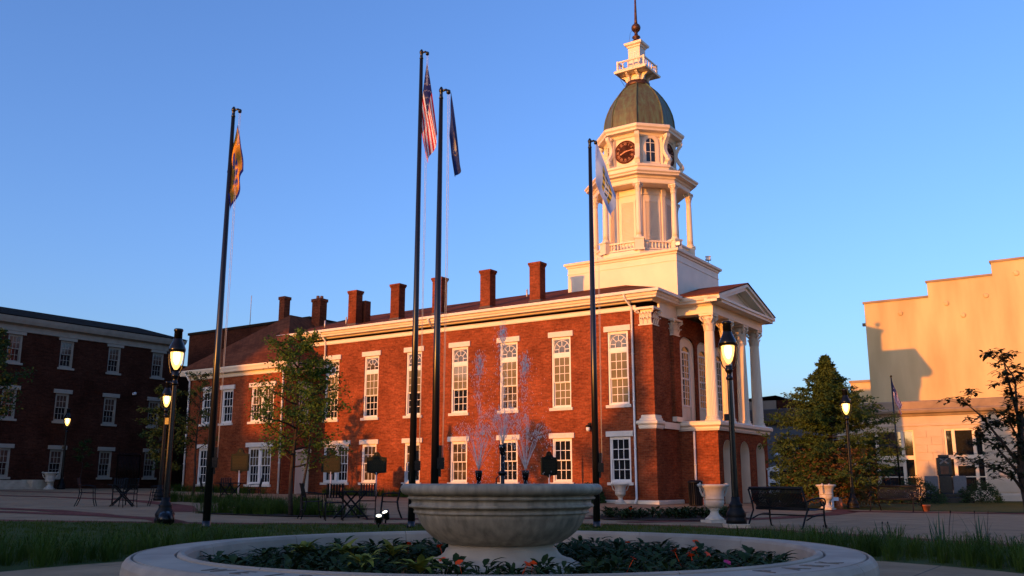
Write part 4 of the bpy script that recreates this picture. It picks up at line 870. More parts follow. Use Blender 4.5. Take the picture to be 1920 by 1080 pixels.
# ---------------------------------------------------------------- fountain
FX,FY=FC
FO_=empty('fountain',(FX,FY,0),0,'round stone fountain with a wide bowl on a pedestal inside a low circular basin','fountain')
b=MB(); b.lathe([(3.12,0),(3.12,.23)],64); b.build('basin_base',M['brick'],FO_)
cp=[(2.83,.06),(3.12,.06),(3.18,.20),(3.28,.22),(3.305,.27),(3.31,.34),(3.30,.40),(3.275,.435),(3.25,.452)]
cp2=[(3.25,.452),(3.24,.452),(3.235,.434),(3.22,.434),(3.215,.452),(2.90,.455),(2.895,.438),(2.88,.438),(2.875,.462),(2.85,.474),(2.82,.468),(2.80,.44),(2.79,.38),(2.785,.30),(2.83,.06)]
NB=12
for k in range(NB):
    off=R(-90-15)+R(-20); a0=off+2*PI*k/NB+.0012; a1=off+2*PI*(k+1)/NB-.0012
    c=MB(); prof=cp+cp2[1:]; n=14; m=len(prof); vs=[]
    for i in range(n+1):
        a=a0+(a1-a0)*i/n; vs+=[(r*cos(a),r*sin(a),z) for r,z in prof]
    fs=[(i*m+j,(i+1)*m+j,(i+1)*m+(j+1)%m,i*m+(j+1)%m) for i in range(n) for j in range(m-1)]+[tuple(range(m-1)),tuple(n*m+j for j in range(m-2,-1,-1))]
    c.add(vs,fs); c.build('coping_stone',M['coping'],FO_)
b=MB()          # dark grime sitting in the two cut grooves
for r in(3.2275,2.8875):
    b.lathe([(r-.010,.4425),(r+.010,.4425)],96) if False else None
    n=120; vs=[]
    for j in range(n): a=2*PI*j/n; vs+=[((r-.0085)*cos(a),(r-.0085)*sin(a),.4425),((r+.0085)*cos(a),(r+.0085)*sin(a),.4425)]
    b.add(vs,[(2*j,2*j+1,(2*j+3)%(2*n),(2*j+2)%(2*n)) for j in range(n)])
b.build('groove_grime',M['groove'],FO_)
def engrave(txt,degs,size=.26):
    for ch,dg in zip(txt,degs):
        vs,fs=text_mesh(ch,size,.003); a=R(dg)
        Mx=Matrix.Rotation(a,4,'Z')@Matrix.Translation((3.05,0,.4545))@Matrix.Rotation(PI/2,4,'Z')
        q=MB(); q.add([Mx@v for v in vs],fs); q.build('engraved_letter',M['groove'],FO_)
engrave('WEISIGER',[-130+5.6*i-(1.5 if i>2 else 0) for i in range(8)],.24); engrave('PARK',[-52.5,-46.5,-40.5,-34.5])
b=MB(); b.lathe([(.0001,.21),(2.80,.21)],48); b.build('soil',M['soil'],FO_)
ped=[(.74,.10),(.76,.20),(.77,.27),(.74,.315),(.69,.335),(.67,.35),(.63,.36),(.575,.38),(.54,.41),(.52,.45),(.50,.455),(.50,.49)]
b=MB(); b.lathe(ped,64); b.build('pedestal',M['cast'],FO_)
bowl=[(.50,.492),(.57,.508),(.65,.556),(.71,.608),(.757,.668),(.788,.73),(.803,.765),(.80,.768),(.828,.772),(.832,.785),(.826,.792),(.822,.80),(.836,.815),(.850,.824),(.872,.828),(.876,.842),(.870,.85),(.852,.856),(.85,.88),(.858,.895),(.886,.90),(.892,.912),(.884,.92),(.875,.925),(.875,.932),(.91,.938),(.938,.952),(.955,.975),(.958,1.0),(.945,1.025),(.915,1.040),(.87,1.036),(.835,1.01),(.82,.96),(.70,.80),(.3,.62),(.0001,.6)]
b=MB(); b.lathe(bowl,96); b.build('bowl',M['bowl'],FO_)
b=MB(); b.lathe([(.0001,.985),(.829,.985)],48); b.build('bowl_water',M['pool'],FO_)
def nozzle(x,y,h,r):
    c=MB(); c.tube([(x,y,.6),(x,y,h-.06)],r,10); c.lathe([(r,h-.10),(r*1.3,h-.08),(r*1.9,h-.02),(r*1.75,h)],12,(x,y,0)); o=c.build('nozzle',M['iron'],FO_)
    return o
NZ=[(-.22,.05,1.165,.019),(.01,.0,1.41,.02),(.23,.03,1.165,.019)]
for q in NZ: nozzle(*q)
b=MB(); b.lathe([(.02,1.12),(.04,1.125),(.045,1.15),(.02,1.16)],12,(.01,0,0)); b.tube([(.01,0,1.14),(-.05,0,1.09),(-.05,0,.9)],.008,6); b.build('nozzle_collar',M['iron'],FO_)
def drop(mb,p,r,l,d=(0,0,1)):
    d=Vector(d).normalized(); a=d.orthogonal().normalized(); c=d.cross(a); p=Vector(p)
    mb.add([p-d*l,p+d*l]+[p+(a*cos(t)+c*sin(t))*r for t in(0,PI/2,PI,1.5*PI)],[(0,3,2),(0,4,3),(0,5,4),(0,2,5),(1,2,3),(1,3,4),(1,4,5),(1,5,2)])
def jet(x,y,z,top,n,spread,fan,lab):
    rnd=random.Random(int(x*1000)+5); mb=MB()
    for i in range(n):          # sheaf of thin streams leaving the head, breaking into drops
        a=2*PI*i/n+rnd.uniform(-.1,.1); sp=spread*rnd.uniform(.35,1); pts=[]
        H0=fan*rnd.uniform(.8,1.15)
        for k in range(9):
            t=k/8; pts.append((x+cos(a)*sp*t*1.0,y+sin(a)*sp*t,z+H0*(1.25*t-.25*t*t)))
        mb.tube(pts,[.0022-.0010*k/8 for k in range(9)],4)
        for k in range(32):      # falling arcs
            t=rnd.uniform(.75,2.6); px=x+cos(a)*sp*t; py=y+sin(a)*sp*t; pz=z+H0*(1.9*t-.62*t*t)*rnd.uniform(.85,1.05)
            if pz>.99: drop(mb,(px+rnd.gauss(0,.012),py+rnd.gauss(0,.012),pz),rnd.uniform(.0018,.0042),rnd.uniform(.004,.012))
    for k in range(240):         # tall thin plume
        t=rnd.random()**.8; zz=z+(top-z)*t; w=.012+.055*t*t
        drop(mb,(x+rnd.gauss(0,w*.6)+.02*sin(t*6),y+rnd.gauss(0,w*.6),zz),rnd.uniform(.0014,.0036),rnd.uniform(.006,.022))
    for k in range(170):         # ragged tip
        t=rnd.gauss(.92,.06); drop(mb,(x+rnd.gauss(0,.022),y+rnd.gauss(0,.022),z+(top-z)*min(1.04,t)),rnd.uniform(.002,.0048),rnd.uniform(.006,.02))
    for k in range(480):         # spray drifting down around the plume
        t=rnd.random(); rr=abs(rnd.gauss(0,.13)); a=rnd.uniform(0,2*PI)
        drop(mb,(x+rr*cos(a),y+rr*sin(a),1.0+(top-1.15)*t**1.25),rnd.uniform(.0013,.0034),rnd.uniform(.002,.010))
    o=mb.build('water_jet',M['water'],fix=False); o.location=(FX,FY,0); tag(o,lab,'water','water jets of the fountain')
jet(NZ[0][0],NZ[0][1],NZ[0][2],2.28,18,.15,.30,'left water jet spraying up from the fountain bowl')
jet(NZ[1][0],NZ[1][1],NZ[1][2],2.56,18,.14,.24,'tallest water jet rising from the raised middle nozzle of the fountain')
jet(NZ[2][0],NZ[2][1],NZ[2][2],2.27,18,.15,.30,'right water jet spraying up from the fountain bowl')
# bedding plants in the basin
def leaf(mb,base,dirv,ln,w,droop,seg=3,fold=.25,mi=0):
    base=Vector(base); d=Vector(dirv).normalized(); up=Vector((0,0,1)); sd=d.cross(up); sd=sd.normalized() if sd.length>1e-4 else Vector((1,0,0))
    vs=[]; p=base.copy(); dd=d.copy()
    prof=[0.12,.85,.75,.0] if seg==3 else [.15,.8,1,.6,0]
    for i in range(seg+1):
        ww=w*prof[i]/2; nrm=sd.cross(dd).normalized()
        if i<seg: vs+=[p-sd*ww+nrm*ww*fold,p.copy(),p+sd*ww+nrm*ww*fold]
        else: vs.append(p.copy())
        p=p+dd*(ln/seg); dd=(dd-up*droop/seg).normalized()
    fs=[]
    for i in range(seg-1):
        a=3*i; fs+=[(a,a+1,a+4,a+3),(a+1,a+2,a+5,a+4)]
    a=3*(seg-1); fs+=[(a,a+1,a+3),(a+1,a+2,a+3)]
    mb.add(vs,fs,True,mi)
def plant_mesh(seed,n,h,ln,w):
    rd=random.Random(seed); mb=MB()
    for i in range(n):
        a=rd.uniform(0,2*PI); z=h*rd.uniform(.15,1); rr=rd.uniform(.01,.10)
        leaf(mb,(rr*cos(a),rr*sin(a),z),(cos(a),sin(a),rd.uniform(.0,.9)),ln*rd.uniform(.7,1.2),w*rd.uniform(.7,1.1),rd.uniform(.4,1.3))
    for i in range(4):
        a=rd.uniform(0,2*PI); mb.tube([(0,0,0),(.05*cos(a),.05*sin(a),h*.9)],.006,4)
    return mb
bedrnd=random.Random(3); masters=[]; bedplants=[]
def ring_pos():
    while True:
        a=bedrnd.uniform(0,2*PI); r=math.sqrt(bedrnd.uniform(.78**2,2.66**2)); yield a,r
pts=[]
for a,r in ring_pos():
    p=(r*cos(a),r*sin(a))
    if all((p[0]-q[0])**2+(p[1]-q[1])**2>.022*(1 if r>1 else .8) for q in pts): pts.append(p)
    if len(pts)>=292: break
for i,p in enumerate(pts):
    if i<7: o=plant_mesh(20+i,34,.16,.13,.055).build('bedding_plant',M['bed'],fix=False); masters.append(o)
    else: o=masters[i%7].copy(); COL.objects.link(o)
    rr=math.hypot(*p); s=bedrnd.uniform(.75,1.25)*(.8 if p[1]<-1.2 else 1)*(.9 if rr<1 else 1)
    o.location=(FX+p[0],FY+p[1],.20); o.rotation_euler=(0,0,bedrnd.uniform(0,6)); o.scale=(s,s,s)
    tag(o,'dark green bedding plant in the fountain basin','plant','bedding plants in the fountain basin'); bedplants.append((o,p))
vm=MB(); rd=random.Random(5)
for i in range(15):
    a=rd.uniform(0,6.28); leaf(vm,(0,0,.1),(cos(a),sin(a),rd.uniform(.6,1.6)),rd.uniform(.16,.26),.06,rd.uniform(.8,1.8),4)
vm=vm.build('hosta_plant',M['varieg'],fix=False)
VP=[((-1.98,.55),'yellow green striped hosta in the basin at its far left end'),((-1.55,.35),'yellow green striped hosta, second from the left end of the basin'),((-1.05,.25),'upright yellow striped hosta in the left half of the basin'),((-1.15,-.95),'yellow striped hosta near the front left lip of the basin'),((-.62,-1.45),'yellow striped hosta close to the front lip, left of the pedestal')]
for i,(p,lab) in enumerate(VP):
    o=vm if i==0 else vm.copy()
    if i: COL.objects.link(o)
    o.location=(FX+p[0],FY+p[1],.24); o.rotation_euler=(0,0,i*1.3); o.scale=(1.1,1.1,1.15); tag(o,lab,'plant','striped hostas in the fountain basin')
def flower_mesh(seed):
    rd=random.Random(seed); mb=MB()
    for i in range(6):
        a=2*PI*i/6+rd.uniform(-.2,.2); leaf(mb,(0,0,0),(cos(a),sin(a),rd.uniform(.2,.7)),.042,.046,.6,3,.1)
    mb.tube([(0,0,-.16),(0,0,0)],.003,4); return mb
fl=[(-1.02,1.35,'red flower at the back of the bed left of the bowl'),(-.62,.55,'small red flower deep in the leaves left of the pedestal'),(-.72,-.62,'dull red flower beside the left foot of the pedestal'),(-.5,-.75,'red flower just left of the pedestal base'),(-.32,-1.35,'dark red flower at the front lip left of centre'),(.28,-.85,'red flower growing against the front of the pedestal'),(.22,-1.25,'faint red flower below the pedestal at the front lip'),(1.12,-.95,'bright red flower right of the pedestal near the front lip'),(1.42,1.9,'red flower at the back rim just right of the bowl'),(1.72,-.35,'bright orange red flower in the middle of the right half of the bed'),(1.62,-.05,'red flower above the bright orange one in the right half'),(1.83,.35,'small red flower right of centre, one of a close pair'),(1.92,.5,'red flower topping the close pair in the right half'),(2.08,1.3,'red flower near the far right rim of the basin'),(1.95,-.75,'magenta flower low at the right front lip'),(1.9,-.2,'small orange flower half hidden by leaves on the right')]
for i,(x,y,lab) in enumerate(fl):
    o=flower_mesh(i).build('flower',M['pinkflower'] if 'magenta' in lab else M['redflower'],fix=False); o.location=(FX+x,FY+y,.20+.20+.03*sin(i*2.1)); o.rotation_euler=(-.5,0,i*.7); o.scale=(.95,)*3; tag(o,lab,'flower','red flowers in the fountain basin')
# ---------------------------------------------------------------- flagpoles and flags
def flagpole(x,y,h,r,lab,sc=1):
    z=G(x,y); t=empty('flagpole',(x,y,z),0,lab,'flagpole','black flagpoles around the fountain')
    c=MB(); c.tube([(0,0,0),(0,0,h*.4),(0,0,h-.25)],[r,r*.86,r*.52],16); c.build('pole',M['pole'],t)
    c=MB(); c.lathe([(r*1.25,0),(r*1.25,.05),(r*1.08,.08),(r*1.03,.15)],16); c.build('base_collar',M['pole'],t)
    c=MB(); c.lathe([(r*.5,h-.27),(r*.62,h-.25),(r*.45,h-.2),(r*.45,h-.12),(r*.62,h-.1),(r*.62,h-.06),(.02,h)],12); c.tube([(0,0,h-.09),(.10,0,h-.06),(.15,0,h-.09)],.028,6); c.lathe([(.02,-.05),(.045,-.03),(.045,.03),(.02,.05)],10,(.15,0,h-.11)); c.build('truck',M['pole'],t)
    c=MB(); c.tube([(.14,.0,h-.12),(.15,0,h*.6),(r+.06,0,1.35)],.0045,4); c.tube([(.17,0,h-.12),(.18,.02,h*.6),(r+.07,0,1.35)],.0045,4); c.build('halyard',M['rope'],t)
    c=MB(); c.box(r*.6,-.06,1.3,r+.10,.06,1.52); c.box(r*.9,-.03,1.52,r+.05,.03,1.75); c.box(r*.9,-.02,1.16,r+.04,.02,1.30); c.build('cleat_box',M['iron'],t)
    return t
flagpole(-6.72,20.9,9.86,.085,'black flagpole left of the fountain carrying the orange flag')
flagpole(-2.32,21.9,11.9,.085,'tallest black flagpole carrying the striped American flag')
flagpole(-1.47,17.9,9.1,.078,'black flagpole behind the left side of the fountain bowl carrying the navy flag')
flagpole(2.01,22.54,9.76,.085,'black flagpole right of the fountain carrying the pale blue flag')
def flag(name,lab,loc,hoist,fly,nu,nv,colf,mats,dx0,dx1,drop0,drop1,seed,amp=.055,hx=0):
    mb=MB(); rd=random.Random(seed); ph=rd.uniform(0,6); vs=[]
    for j in range(nv+1):
        for i in range(nu+1):
            u=i/nu; v=j/nv
            dx=(dx0+(dx1-dx0)*v); dr=drop0+(drop1-drop0)*v
            ln=u**.9
            x=dx*ln+hx*v+.018*sin(9*v+3*u+ph)*u; z=-hoist*v-dr*(u if u<1 else 1)*(1-.10*u)
            y=amp*(.25+u)*sin(2*PI*(1.35*v+.3*u)+ph)+.03*sin(11*u+5*v)
            x+=.014*(.3+u)*cos(2*PI*(1.35*v+.3*u)+ph)
            vs.append((x,y,z))
    fs=[];mi=[]
    for j in range(nv):
        for i in range(nu):
            mb.cm=colf((i+.5)/nu,(j+.5)/nv,i,j)
            a=j*(nu+1)+i; mb.f.append([a,a+1,a+nu+2,a+nu+1]); mb.sm.append(True); mb.mi.append(mb.cm)
    mb.v=[tuple(p) for p in vs]
    o=mb.build(name,mats,fix=False); o.location=loc; return tag(o,lab,'flag','flags on the black poles')
def cloth(n,c): 
    m=mat(n,c,.75); nd=m.node_tree.nodes; l=m.node_tree.links; t=nd.new('ShaderNodeBsdfTranslucent'); t.inputs[0].default_value=(*c,1); mx=nd.new('ShaderNodeMixShader'); mx.inputs[0].default_value=.35
    o=[q for q in nd if q.type=='OUTPUT_MATERIAL'][0]; l.new(nd['Principled BSDF'].outputs[0],mx.inputs[1]); l.new(t.outputs[0],mx.inputs[2]); l.new(mx.outputs[0],o.inputs[0]); return m
Cr,Cw,Cb=cloth('red cloth',(.60,.03,.035)),cloth('white cloth',(.80,.78,.76)),cloth('navy cloth',(.02,.03,.13))
def usc(u,v,i,j):
    st=int(v*13); base=0 if st%2==0 else 1
    if u<.4 and st<7:
        ii,jj=i,j
        if (ii%7==2 and jj%10==3) or (ii%7==5 and jj%10==8): return 1
        return 2
    return base
flag('flag','red and white striped flag with a starred blue corner hanging limp from the tallest pole',(-2.18,21.9,11.58),1.45,2.3,66,65,usc,[Cr,Cw,Cb],.34,.22,2.19,1.45,3,.05,-.16)
Ck=cloth('dark navy cloth',(.03,.05,.15)); Cy=cloth('gold cloth',(.38,.30,.12)); Cg=cloth('pale seal cloth',(.35,.36,.34))
def kyc(u,v,i,j):
    d=math.hypot((u-.5)*1.5,(v-.5))
    if d<.14: return 2 if (i+j)%3 else 1
    if .2<d<.25 and (i*7+j*3)%5<2: return 1
    return 0
flag('flag','dark navy flag with a pale round seal hanging limp beside the striped flag',(-1.27,17.9,9.0),1.0,1.5,44,40,kyc,[Ck,Cy,Cg],.25,.11,1.84,.99,8,.035,-.01)
Co=cloth('orange cloth',(.85,.34,.035)); Cl=cloth('blue print cloth',(.035,.05,.26)); Ct=cloth('green print cloth',(.12,.16,.10))
def orc(u,v,i,j):
    if u>.90 or v>.91 or v<.04: return 1
    if math.hypot((u-.28)*1.6,v-.5)<.15: return 1
    if abs(u-.55)<.15 and abs(v-.5)<.22: return 1 if (i//3+j//3)%3 else 0
    if abs(u-.42)<.06 and abs(v-.52)<.12: return 2
    if math.hypot((u-.74)*1.6,v-.5)<.09: return 1
    return 0
flag('flag','orange flag with a blue border and blue emblem wrapped against the left pole',(-6.61,20.9,9.48),1.2,1.5,44,40,orc,[Co,Cl,Ct],.24,.15,1.3,1.1,14,.05,-.16)
Cp=cloth('pale blue cloth',(.33,.47,.74)); Cd=cloth('dark green print',(.05,.07,.06)); Cq=cloth('yellow print',(.45,.36,.06))
def blc(u,v,i,j):
    for k,uc in enumerate((.38,.55,.72)):
        du=abs(u-uc); 
        if du<.07 and abs(v-.45)<.30:
            w=abs(((v-.15)*6+u*3)%1-.5)
            return 1 if w>.28 else (2 if k%2==0 or w<.12 else 0)
    if .47<u<.62 and abs(v-.5)<.05: return 2
    return 0
flag('flag','pale blue flag with dark green and yellow emblem hanging in front of the clock tower',(2.18,22.54,9.68),1.12,1.75,50,44,blc,[Cp,Cd,Cq],.50,.38,1.65,1.05,21,.04,-.04)
# ---------------------------------------------------------------- street lamps
def lamp(lit=True):
    t=empty('street_lamp',(0,0,0)); 
    c=MB(); c.lathe([(.24,0),(.24,.10),(.215,.13),(.225,.17),(.235,.22),(.17,.34),(.15,.40),(.165,.43),(.14,.46),(.105,.52),(.10,.62)],20); c.build('base',M['blackmetal'],t)
    c=MB(); c.lathe([(.085-.028*i/10,.6+(3.55-.6)*i/10) for i in range(11)],20,flute=.10,sm=False); c.build('post',M['iron'],t)
    c=MB(); c.lathe([(.06,3.40),(.085,3.42),(.085,3.47),(.06,3.5),(.06,3.58),(.09,3.62),(.10,3.66),(.075,3.70),(.09,3.76)],16)
    for s in(-1,1): c.tube([(s*.07,0,3.66),(s*.15,0,3.74),(s*.21,0,3.95),(s*.23,0,4.2),(s*.212,0,4.33)],.016,6)
    c.build('yoke',M['iron'],t)
    c=MB(); c.lathe([(.0001,3.80),(.04,3.81),(.085,3.88),(.125,3.99),(.148,4.12),(.156,4.24),(.156,4.28)],24); o=c.build('globe',M['lampglass'] if lit else M['lampoff'],t)
    if lit: c=MB(); c.lathe([(.0001,3.92),(.045,3.95),(.085,4.05),(.095,4.16),(.08,4.25)],14); c.build('bulb',M['lampcore'],o)
    c=MB(); c.lathe([(.18,4.25),(.208,4.27),(.212,4.33),(.20,4.37),(.18,4.42),(.14,4.50),(.115,4.56),(.11,4.60)],24); c.lathe([(.105,4.58),(.10,4.78),(.115,4.80),(.118,4.84),(.10,4.86),(.0001,4.865)],20); c.build('cap',M['iron'],t)
    c=MB(); c.box(-.17,-.045,2.42,-.06,.045,2.58); c.tube([(0,0,2.5),(-.1,0,2.5)],.02,6); c.build('outlet_box',M['iron'],t)
    return t
L0=lamp(); LAMPS=[(5.32,22.53,0,'lit black street lamp in the right foreground beside the bench'),(-8.25,22.55,-.3,'lit black street lamp in the left foreground by the lawn edge'),(13.83,38.4,0,'lit black street lamp standing before the evergreen tree'),(TW(-36.3,-6.75).x,TW(-36.3,-6.75).y,0,'lit black street lamp in front of the shaded brick building, beside the urn'),(-14.4,38.6,.4,'lit black street lamp behind the left foreground lamp')]
for i,(x,y,rz,lab) in enumerate(LAMPS):
    o=L0 if i==0 else copy_tree(L0); o.location=(x,y,G(x,y)+(.10 if i==0 else 0)); o.rotation_euler=(0,0,rz); o.scale=(.96,)*3 if i==1 else (1,1,1); tag(o,lab,'street lamp','black street lamps around the square')
c=MB(); c.box(-.27,-.27,-.05,.27,.27,.10); o=c.build('lamp_footing',M['cast'],bevel=.02); o.location=(5.32,22.53,0); tag(o,'square concrete footing under the right foreground lamp','footing')
c=MB(); c.lathe([(.09,0),(.16,.05),(.2,.12),(.17,.24),(.1,.3)],12); c.tube([(.0,-.18,.02),(.1,-.24,.25),(.05,-.1,.4)],.03,6); o=c.build('spotlight_housing',M['iron']); o.location=(-8.0,21.9,G(-8,21.9)); o.rotation_euler=(.5,0,.6); tag(o,'small black ground fixture at the foot of the left foreground lamp','floodlight')
t=empty('low_lamp',TW(.6,15,0),ANG,'unlit short lamp post with a white dome, right of the portico','street lamp')
c=MB(); c.lathe([(.16,0),(.16,.2),(.07,.35),(.06,2.0),(.1,2.05)],12); c.build('post',M['iron'],t); c=MB(); c.lathe([(.1,2.05),(.19,2.3),(.2,2.5)],12); c.build('globe',M['granitegrey'],t); c=MB(); c.lathe([(.24,2.5),(.22,2.6),(.1,2.72),(.0001,2.75)],14); c.build('cap',M['signw'],t)
# ---------------------------------------------------------------- urns
def urn():
    t=empty('stone_urn',(0,0,0))
    c=MB(); c.box(-.27,-.27,0,.27,.27,.07); c.lathe([(.26,.07),(.25,.11),(.19,.15),(.13,.21),(.105,.28),(.12,.33),(.16,.36),(.13,.38)],28); c.build('foot',M['urn'],t)
    c=MB(); c.lathe([(.10,.37),(.2,.40),(.26,.47),(.275,.54),(.265,.60)],40,flute=.06); c.lathe([(.27,.60),(.285,.62),(.27,.65),(.265,.72),(.285,.82),(.33,.90),(.385,.94),(.40,.965),(.395,1.0),(.36,1.01),(.33,.98),(.28,.86),(.0001,.84)],40); c.build('bowl',M['urn'],t)
    for s in(-1,1):
        c=MB(); c.tube([(s*.27,0,.66),(s*.35,0,.72),(s*.40,0,.83),(s*.42,0,.93),(s*.44,0,.99),(s*.40,0,1.03),(s*.36,0,1.0)],[.03,.028,.026,.026,.03,.034,.03],8); c.tube([(s*.43,-.05,.98),(s*.43,.05,.98)],.045,10); c.build('handle',M['urn'],t)
    c=MB(); c.lathe([(.0001,.93),(.31,.93)],24); c.build('soil',M['soil'],t)
    return t
u0=urn()
for i,(p,rz,sc,lab) in enumerate([((5.44,25.5),.35,1,'large pale stone urn with scrolled handles beside the right foreground lamp'),((12.44,37.4),.9,.97,'pale stone urn in front of the evergreen tree'),((TW(-36.2,-7.55).x,TW(-36.2,-7.55).y),.3,1,'pale stone urn in front of the shaded brick building'),((TW(-1.35,-1.0).x,TW(-1.35,-1.0).y),0,.88,'grey stone urn against the courthouse wall near its corner')]):
    o=u0 if i==0 else copy_tree(u0); o.location=(*p,G(*p)); o.rotation_euler=(0,0,rz); o.scale=(sc,)*3; tag(o,lab,'urn','stone urns around the square')
# ---------------------------------------------------------------- benches
def bench():         # local x along the seat, faces +y
    t=empty('park_bench',(0,0,0)); L=1.62
    for sname,y0,z0,y1,z1,rail in(('backrest',-.02,.46,-.22,.92,1),('seat',.46,.44,-.02,.43,0)):
        c=MB(); o=None
        n=34
        fr=MB()
        for yy,zz in((y0,z0),(y1,z1)): fr.tube([(-L/2,yy,zz),(L/2,yy,zz)],.022 if not rail or zz<.6 else .038,8)
        o=fr.build(sname,M['blackmetal'],t)
        base=None
        for i in range(n):
            x=-L/2+.03+(L-.06)*(i+.5)/n; q=MB()
            pts=[(0,y0+(y1-y0)*k/4-(.045*sin(PI*k/4) if rail else 0),z0+(z1-z0)*k/4-(0 if rail else .025*sin(PI*k/4))) for k in range(5)]
            if base is None:
                for k in range(4): q.bar(pts[k],pts[k+1],.034,.008,(1,0,0) if False else (0,0,1))
                base=q.build('slat',M['blackmetal'],o)
            else: base2=base.copy(); COL.objects.link(base2); base2.parent=o; base2.location=(x,0,0)
            if i==0: base.location=(x,0,0)
    for s in(-1,1):
        x=s*(L/2+.02)
        c=MB(); c.tube([(x,-.34,0),(x,-.29,.03),(x,-.20,.22),(x,-.10,.40),(x,-.12,.55),(x,-.24,.90)],.022,6); c.build('rear_leg',M['blackmetal'],t)
        c=MB(); c.tube([(x,.56,0),(x,.50,.03),(x,.47,.2),(x,.47,.42),(x,.50,.55),(x,.46,.62)],.022,6); c.build('front_leg',M['blackmetal'],t)
        c=MB(); pr=[(x,-.16,.60),(x,.05,.655),(x,.25,.69),(x,.42,.69)]+[(x,.46+.085*sin(a),.605+.085*cos(a)) for a in [k*.55 for k in range(10)]]; c.tube(pr,.02,6); c.build('armrest',M['blackmetal'],t)
        c=MB(); c.tube([(x,-.14,.20),(x,.05,.27),(x,.25,.31),(x,.47,.31)],.017,6); c.build('brace',M['blackmetal'],t)
    c=MB(); c.tube([(-L/2,.16,.295),(L/2,.16,.295)],.017,6); c.build('stretcher',M['blackmetal'],t)
    return t
b0=bench(); bd=math.atan2(21.8-23.15,6.75-5.9)
b0.location=(6.45,22.62,0); b0.rotation_euler=(0,0,bd); tag(b0,'black slatted iron bench in the right foreground, its back to the fountain','bench','black iron benches')
o=copy_tree(b0); o.location=(14.5,35.6,0); o.rotation_euler=(0,0,bd+PI+.15); tag(o,'black iron bench far right in front of the evergreen tree','bench','black iron benches')
# ---------------------------------------------------------------- litter bin
t=empty('litter_bin',(7.95,40.9,G(7.95,40.9)),.3,'round black slatted litter bin beside the portico','litter bin')
c=MB(); c.lathe([(.27,.02),(.29,.06),(.26,.06),(.26,.95),(.0001,.95)],18); c.build('liner',M['blackmetal'],t)
c=MB(); c.lathe([(.31,.95),(.33,.98),(.33,1.04),(.27,1.08),(.16,1.10)],20); c.build('rim',M['blackmetal'],t)
sb=None
for i in range(22):
    a=2*PI*i/22
    if sb is None: c=MB(); c.bar((.29,0,.05),(.31,0,.97),.03,.012); sb=c.build('slat',M['blackmetal'],t); o=sb
    else: o=sb.copy(); COL.objects.link(o); o.parent=t
    o.rotation_euler=(0,0,a)
# ---------------------------------------------------------------- cafe tables and chairs
def cafe_table():
    t=empty('cafe_table',(0,0,0)); w=.92
    fr=MB(); ring_frame_xy(fr,-w/2,w/2,.70,.74,.035); o=fr.build('tabletop',M['blackmetal'],t); s0=None
    for i in range(9):
        if s0 is None: c=MB(); c.box(-.042,-w/2+.035,.715,.042,w/2-.035,.735); s0=c.build('slat',M['blackmetal'],o); q=s0
        else: q=s0.copy(); COL.objects.link(q); q.parent=o
        q.location=(-w/2+.035+(w-.07)*(i+.5)/9,0,0)
    for s in(-1,1):
        y=s*.34
        for d in(-1,1): c=MB(); c.bar((-d*.36,y+d*.015,0),(d*.30,y+d*.015,.70),.045,.022,(0,1,0)); c.build('leg',M['blackmetal'],t)
    c=MB(); c.tube([(0,-.34,.355),(0,.34,.355)],.014,6); c.tube([(-.28,-.34,.08),(-.28,.34,.08)],.014,6); c.tube([(.28,-.34,.08),(.28,.34,.08)],.014,6); c.build('stretcher',M['blackmetal'],t)
    return t
def ring_frame_xy(mb,a,b_,z0,z1,t):
    mb.box(a,a,z0,b_,a+t,z1); mb.box(a,b_-t,z0,b_,b_,z1); mb.box(a,a+t,z0,a+t,b_-t,z1); mb.box(b_-t,a+t,z0,b_,b_-t,z1)
def cafe_chair():    # faces +y
    t=empty('cafe_chair',(0,0,0)); w=.44
    fr=MB(); fr.tube([(-w/2,-.2,.45),(w/2,-.2,.45),(w/2,.22,.46),(-w/2,.22,.46),(-w/2,-.2,.45)],.013,6); o=fr.build('seat',M['blackmetal'],t); s0=None
    for i in range(7):
        if s0 is None: c=MB(); c.box(-.024,-.2,.452,.024,.22,.462); s0=c.build('slat',M['blackmetal'],o); q=s0
        else: q=s0.copy(); COL.objects.link(q); q.parent=o
        q.location=(-w/2+w*(i+.5)/7,0,0)
    fr=MB(); fr.tube([(-w/2,-.20,.46),(-w/2,-.24,.65),(-w/2,-.31,.93),(w/2,-.31,.93),(w/2,-.24,.65),(w/2,-.20,.46)],.013,6); fr.tube([(-w/2,-.225,.58),(w/2,-.225,.58)],.011,6); o=fr.build('backrest',M['blackmetal'],t); s0=None
    for i in range(6):
        if s0 is None: c=MB(); c.bar((0,-.225,.58),(0,-.31,.92),.042,.007,(0,1,0)); s0=c.build('slat',M['blackmetal'],o); q=s0
        else: q=s0.copy(); COL.objects.link(q); q.parent=o
        q.location=(-w/2+w*(i+.5)/6,0,0)
    for sx in(-1,1):
        c=MB(); c.tube([(sx*w/2,-.20,.46),(sx*w/2,-.23,.25),(sx*w/2,-.33,.0)],.014,6); c.build('leg',M['blackmetal'],t)
        c=MB(); c.tube([(sx*w/2,.22,.46),(sx*w/2,.24,.22),(sx*w/2,.30,.0)],.014,6); c.build('leg',M['blackmetal'],t)
        c=MB(); c.tube([(sx*(w/2+.03),-.25,.68),(sx*(w/2+.04),.0,.69),(sx*(w/2+.03),.2,.66),(sx*w/2,.22,.46)],.012,6); c.build('armrest',M['blackmetal'],t)
    c=MB(); c.tube([(-w/2,-.235,.24),(w/2,-.235,.24)],.009,5); c.tube([(-w/2,.24,.22),(w/2,.24,.22)],.009,5); c.build('stretcher',M['blackmetal'],t)
    return t
T0=cafe_table(); K0=cafe_chair()
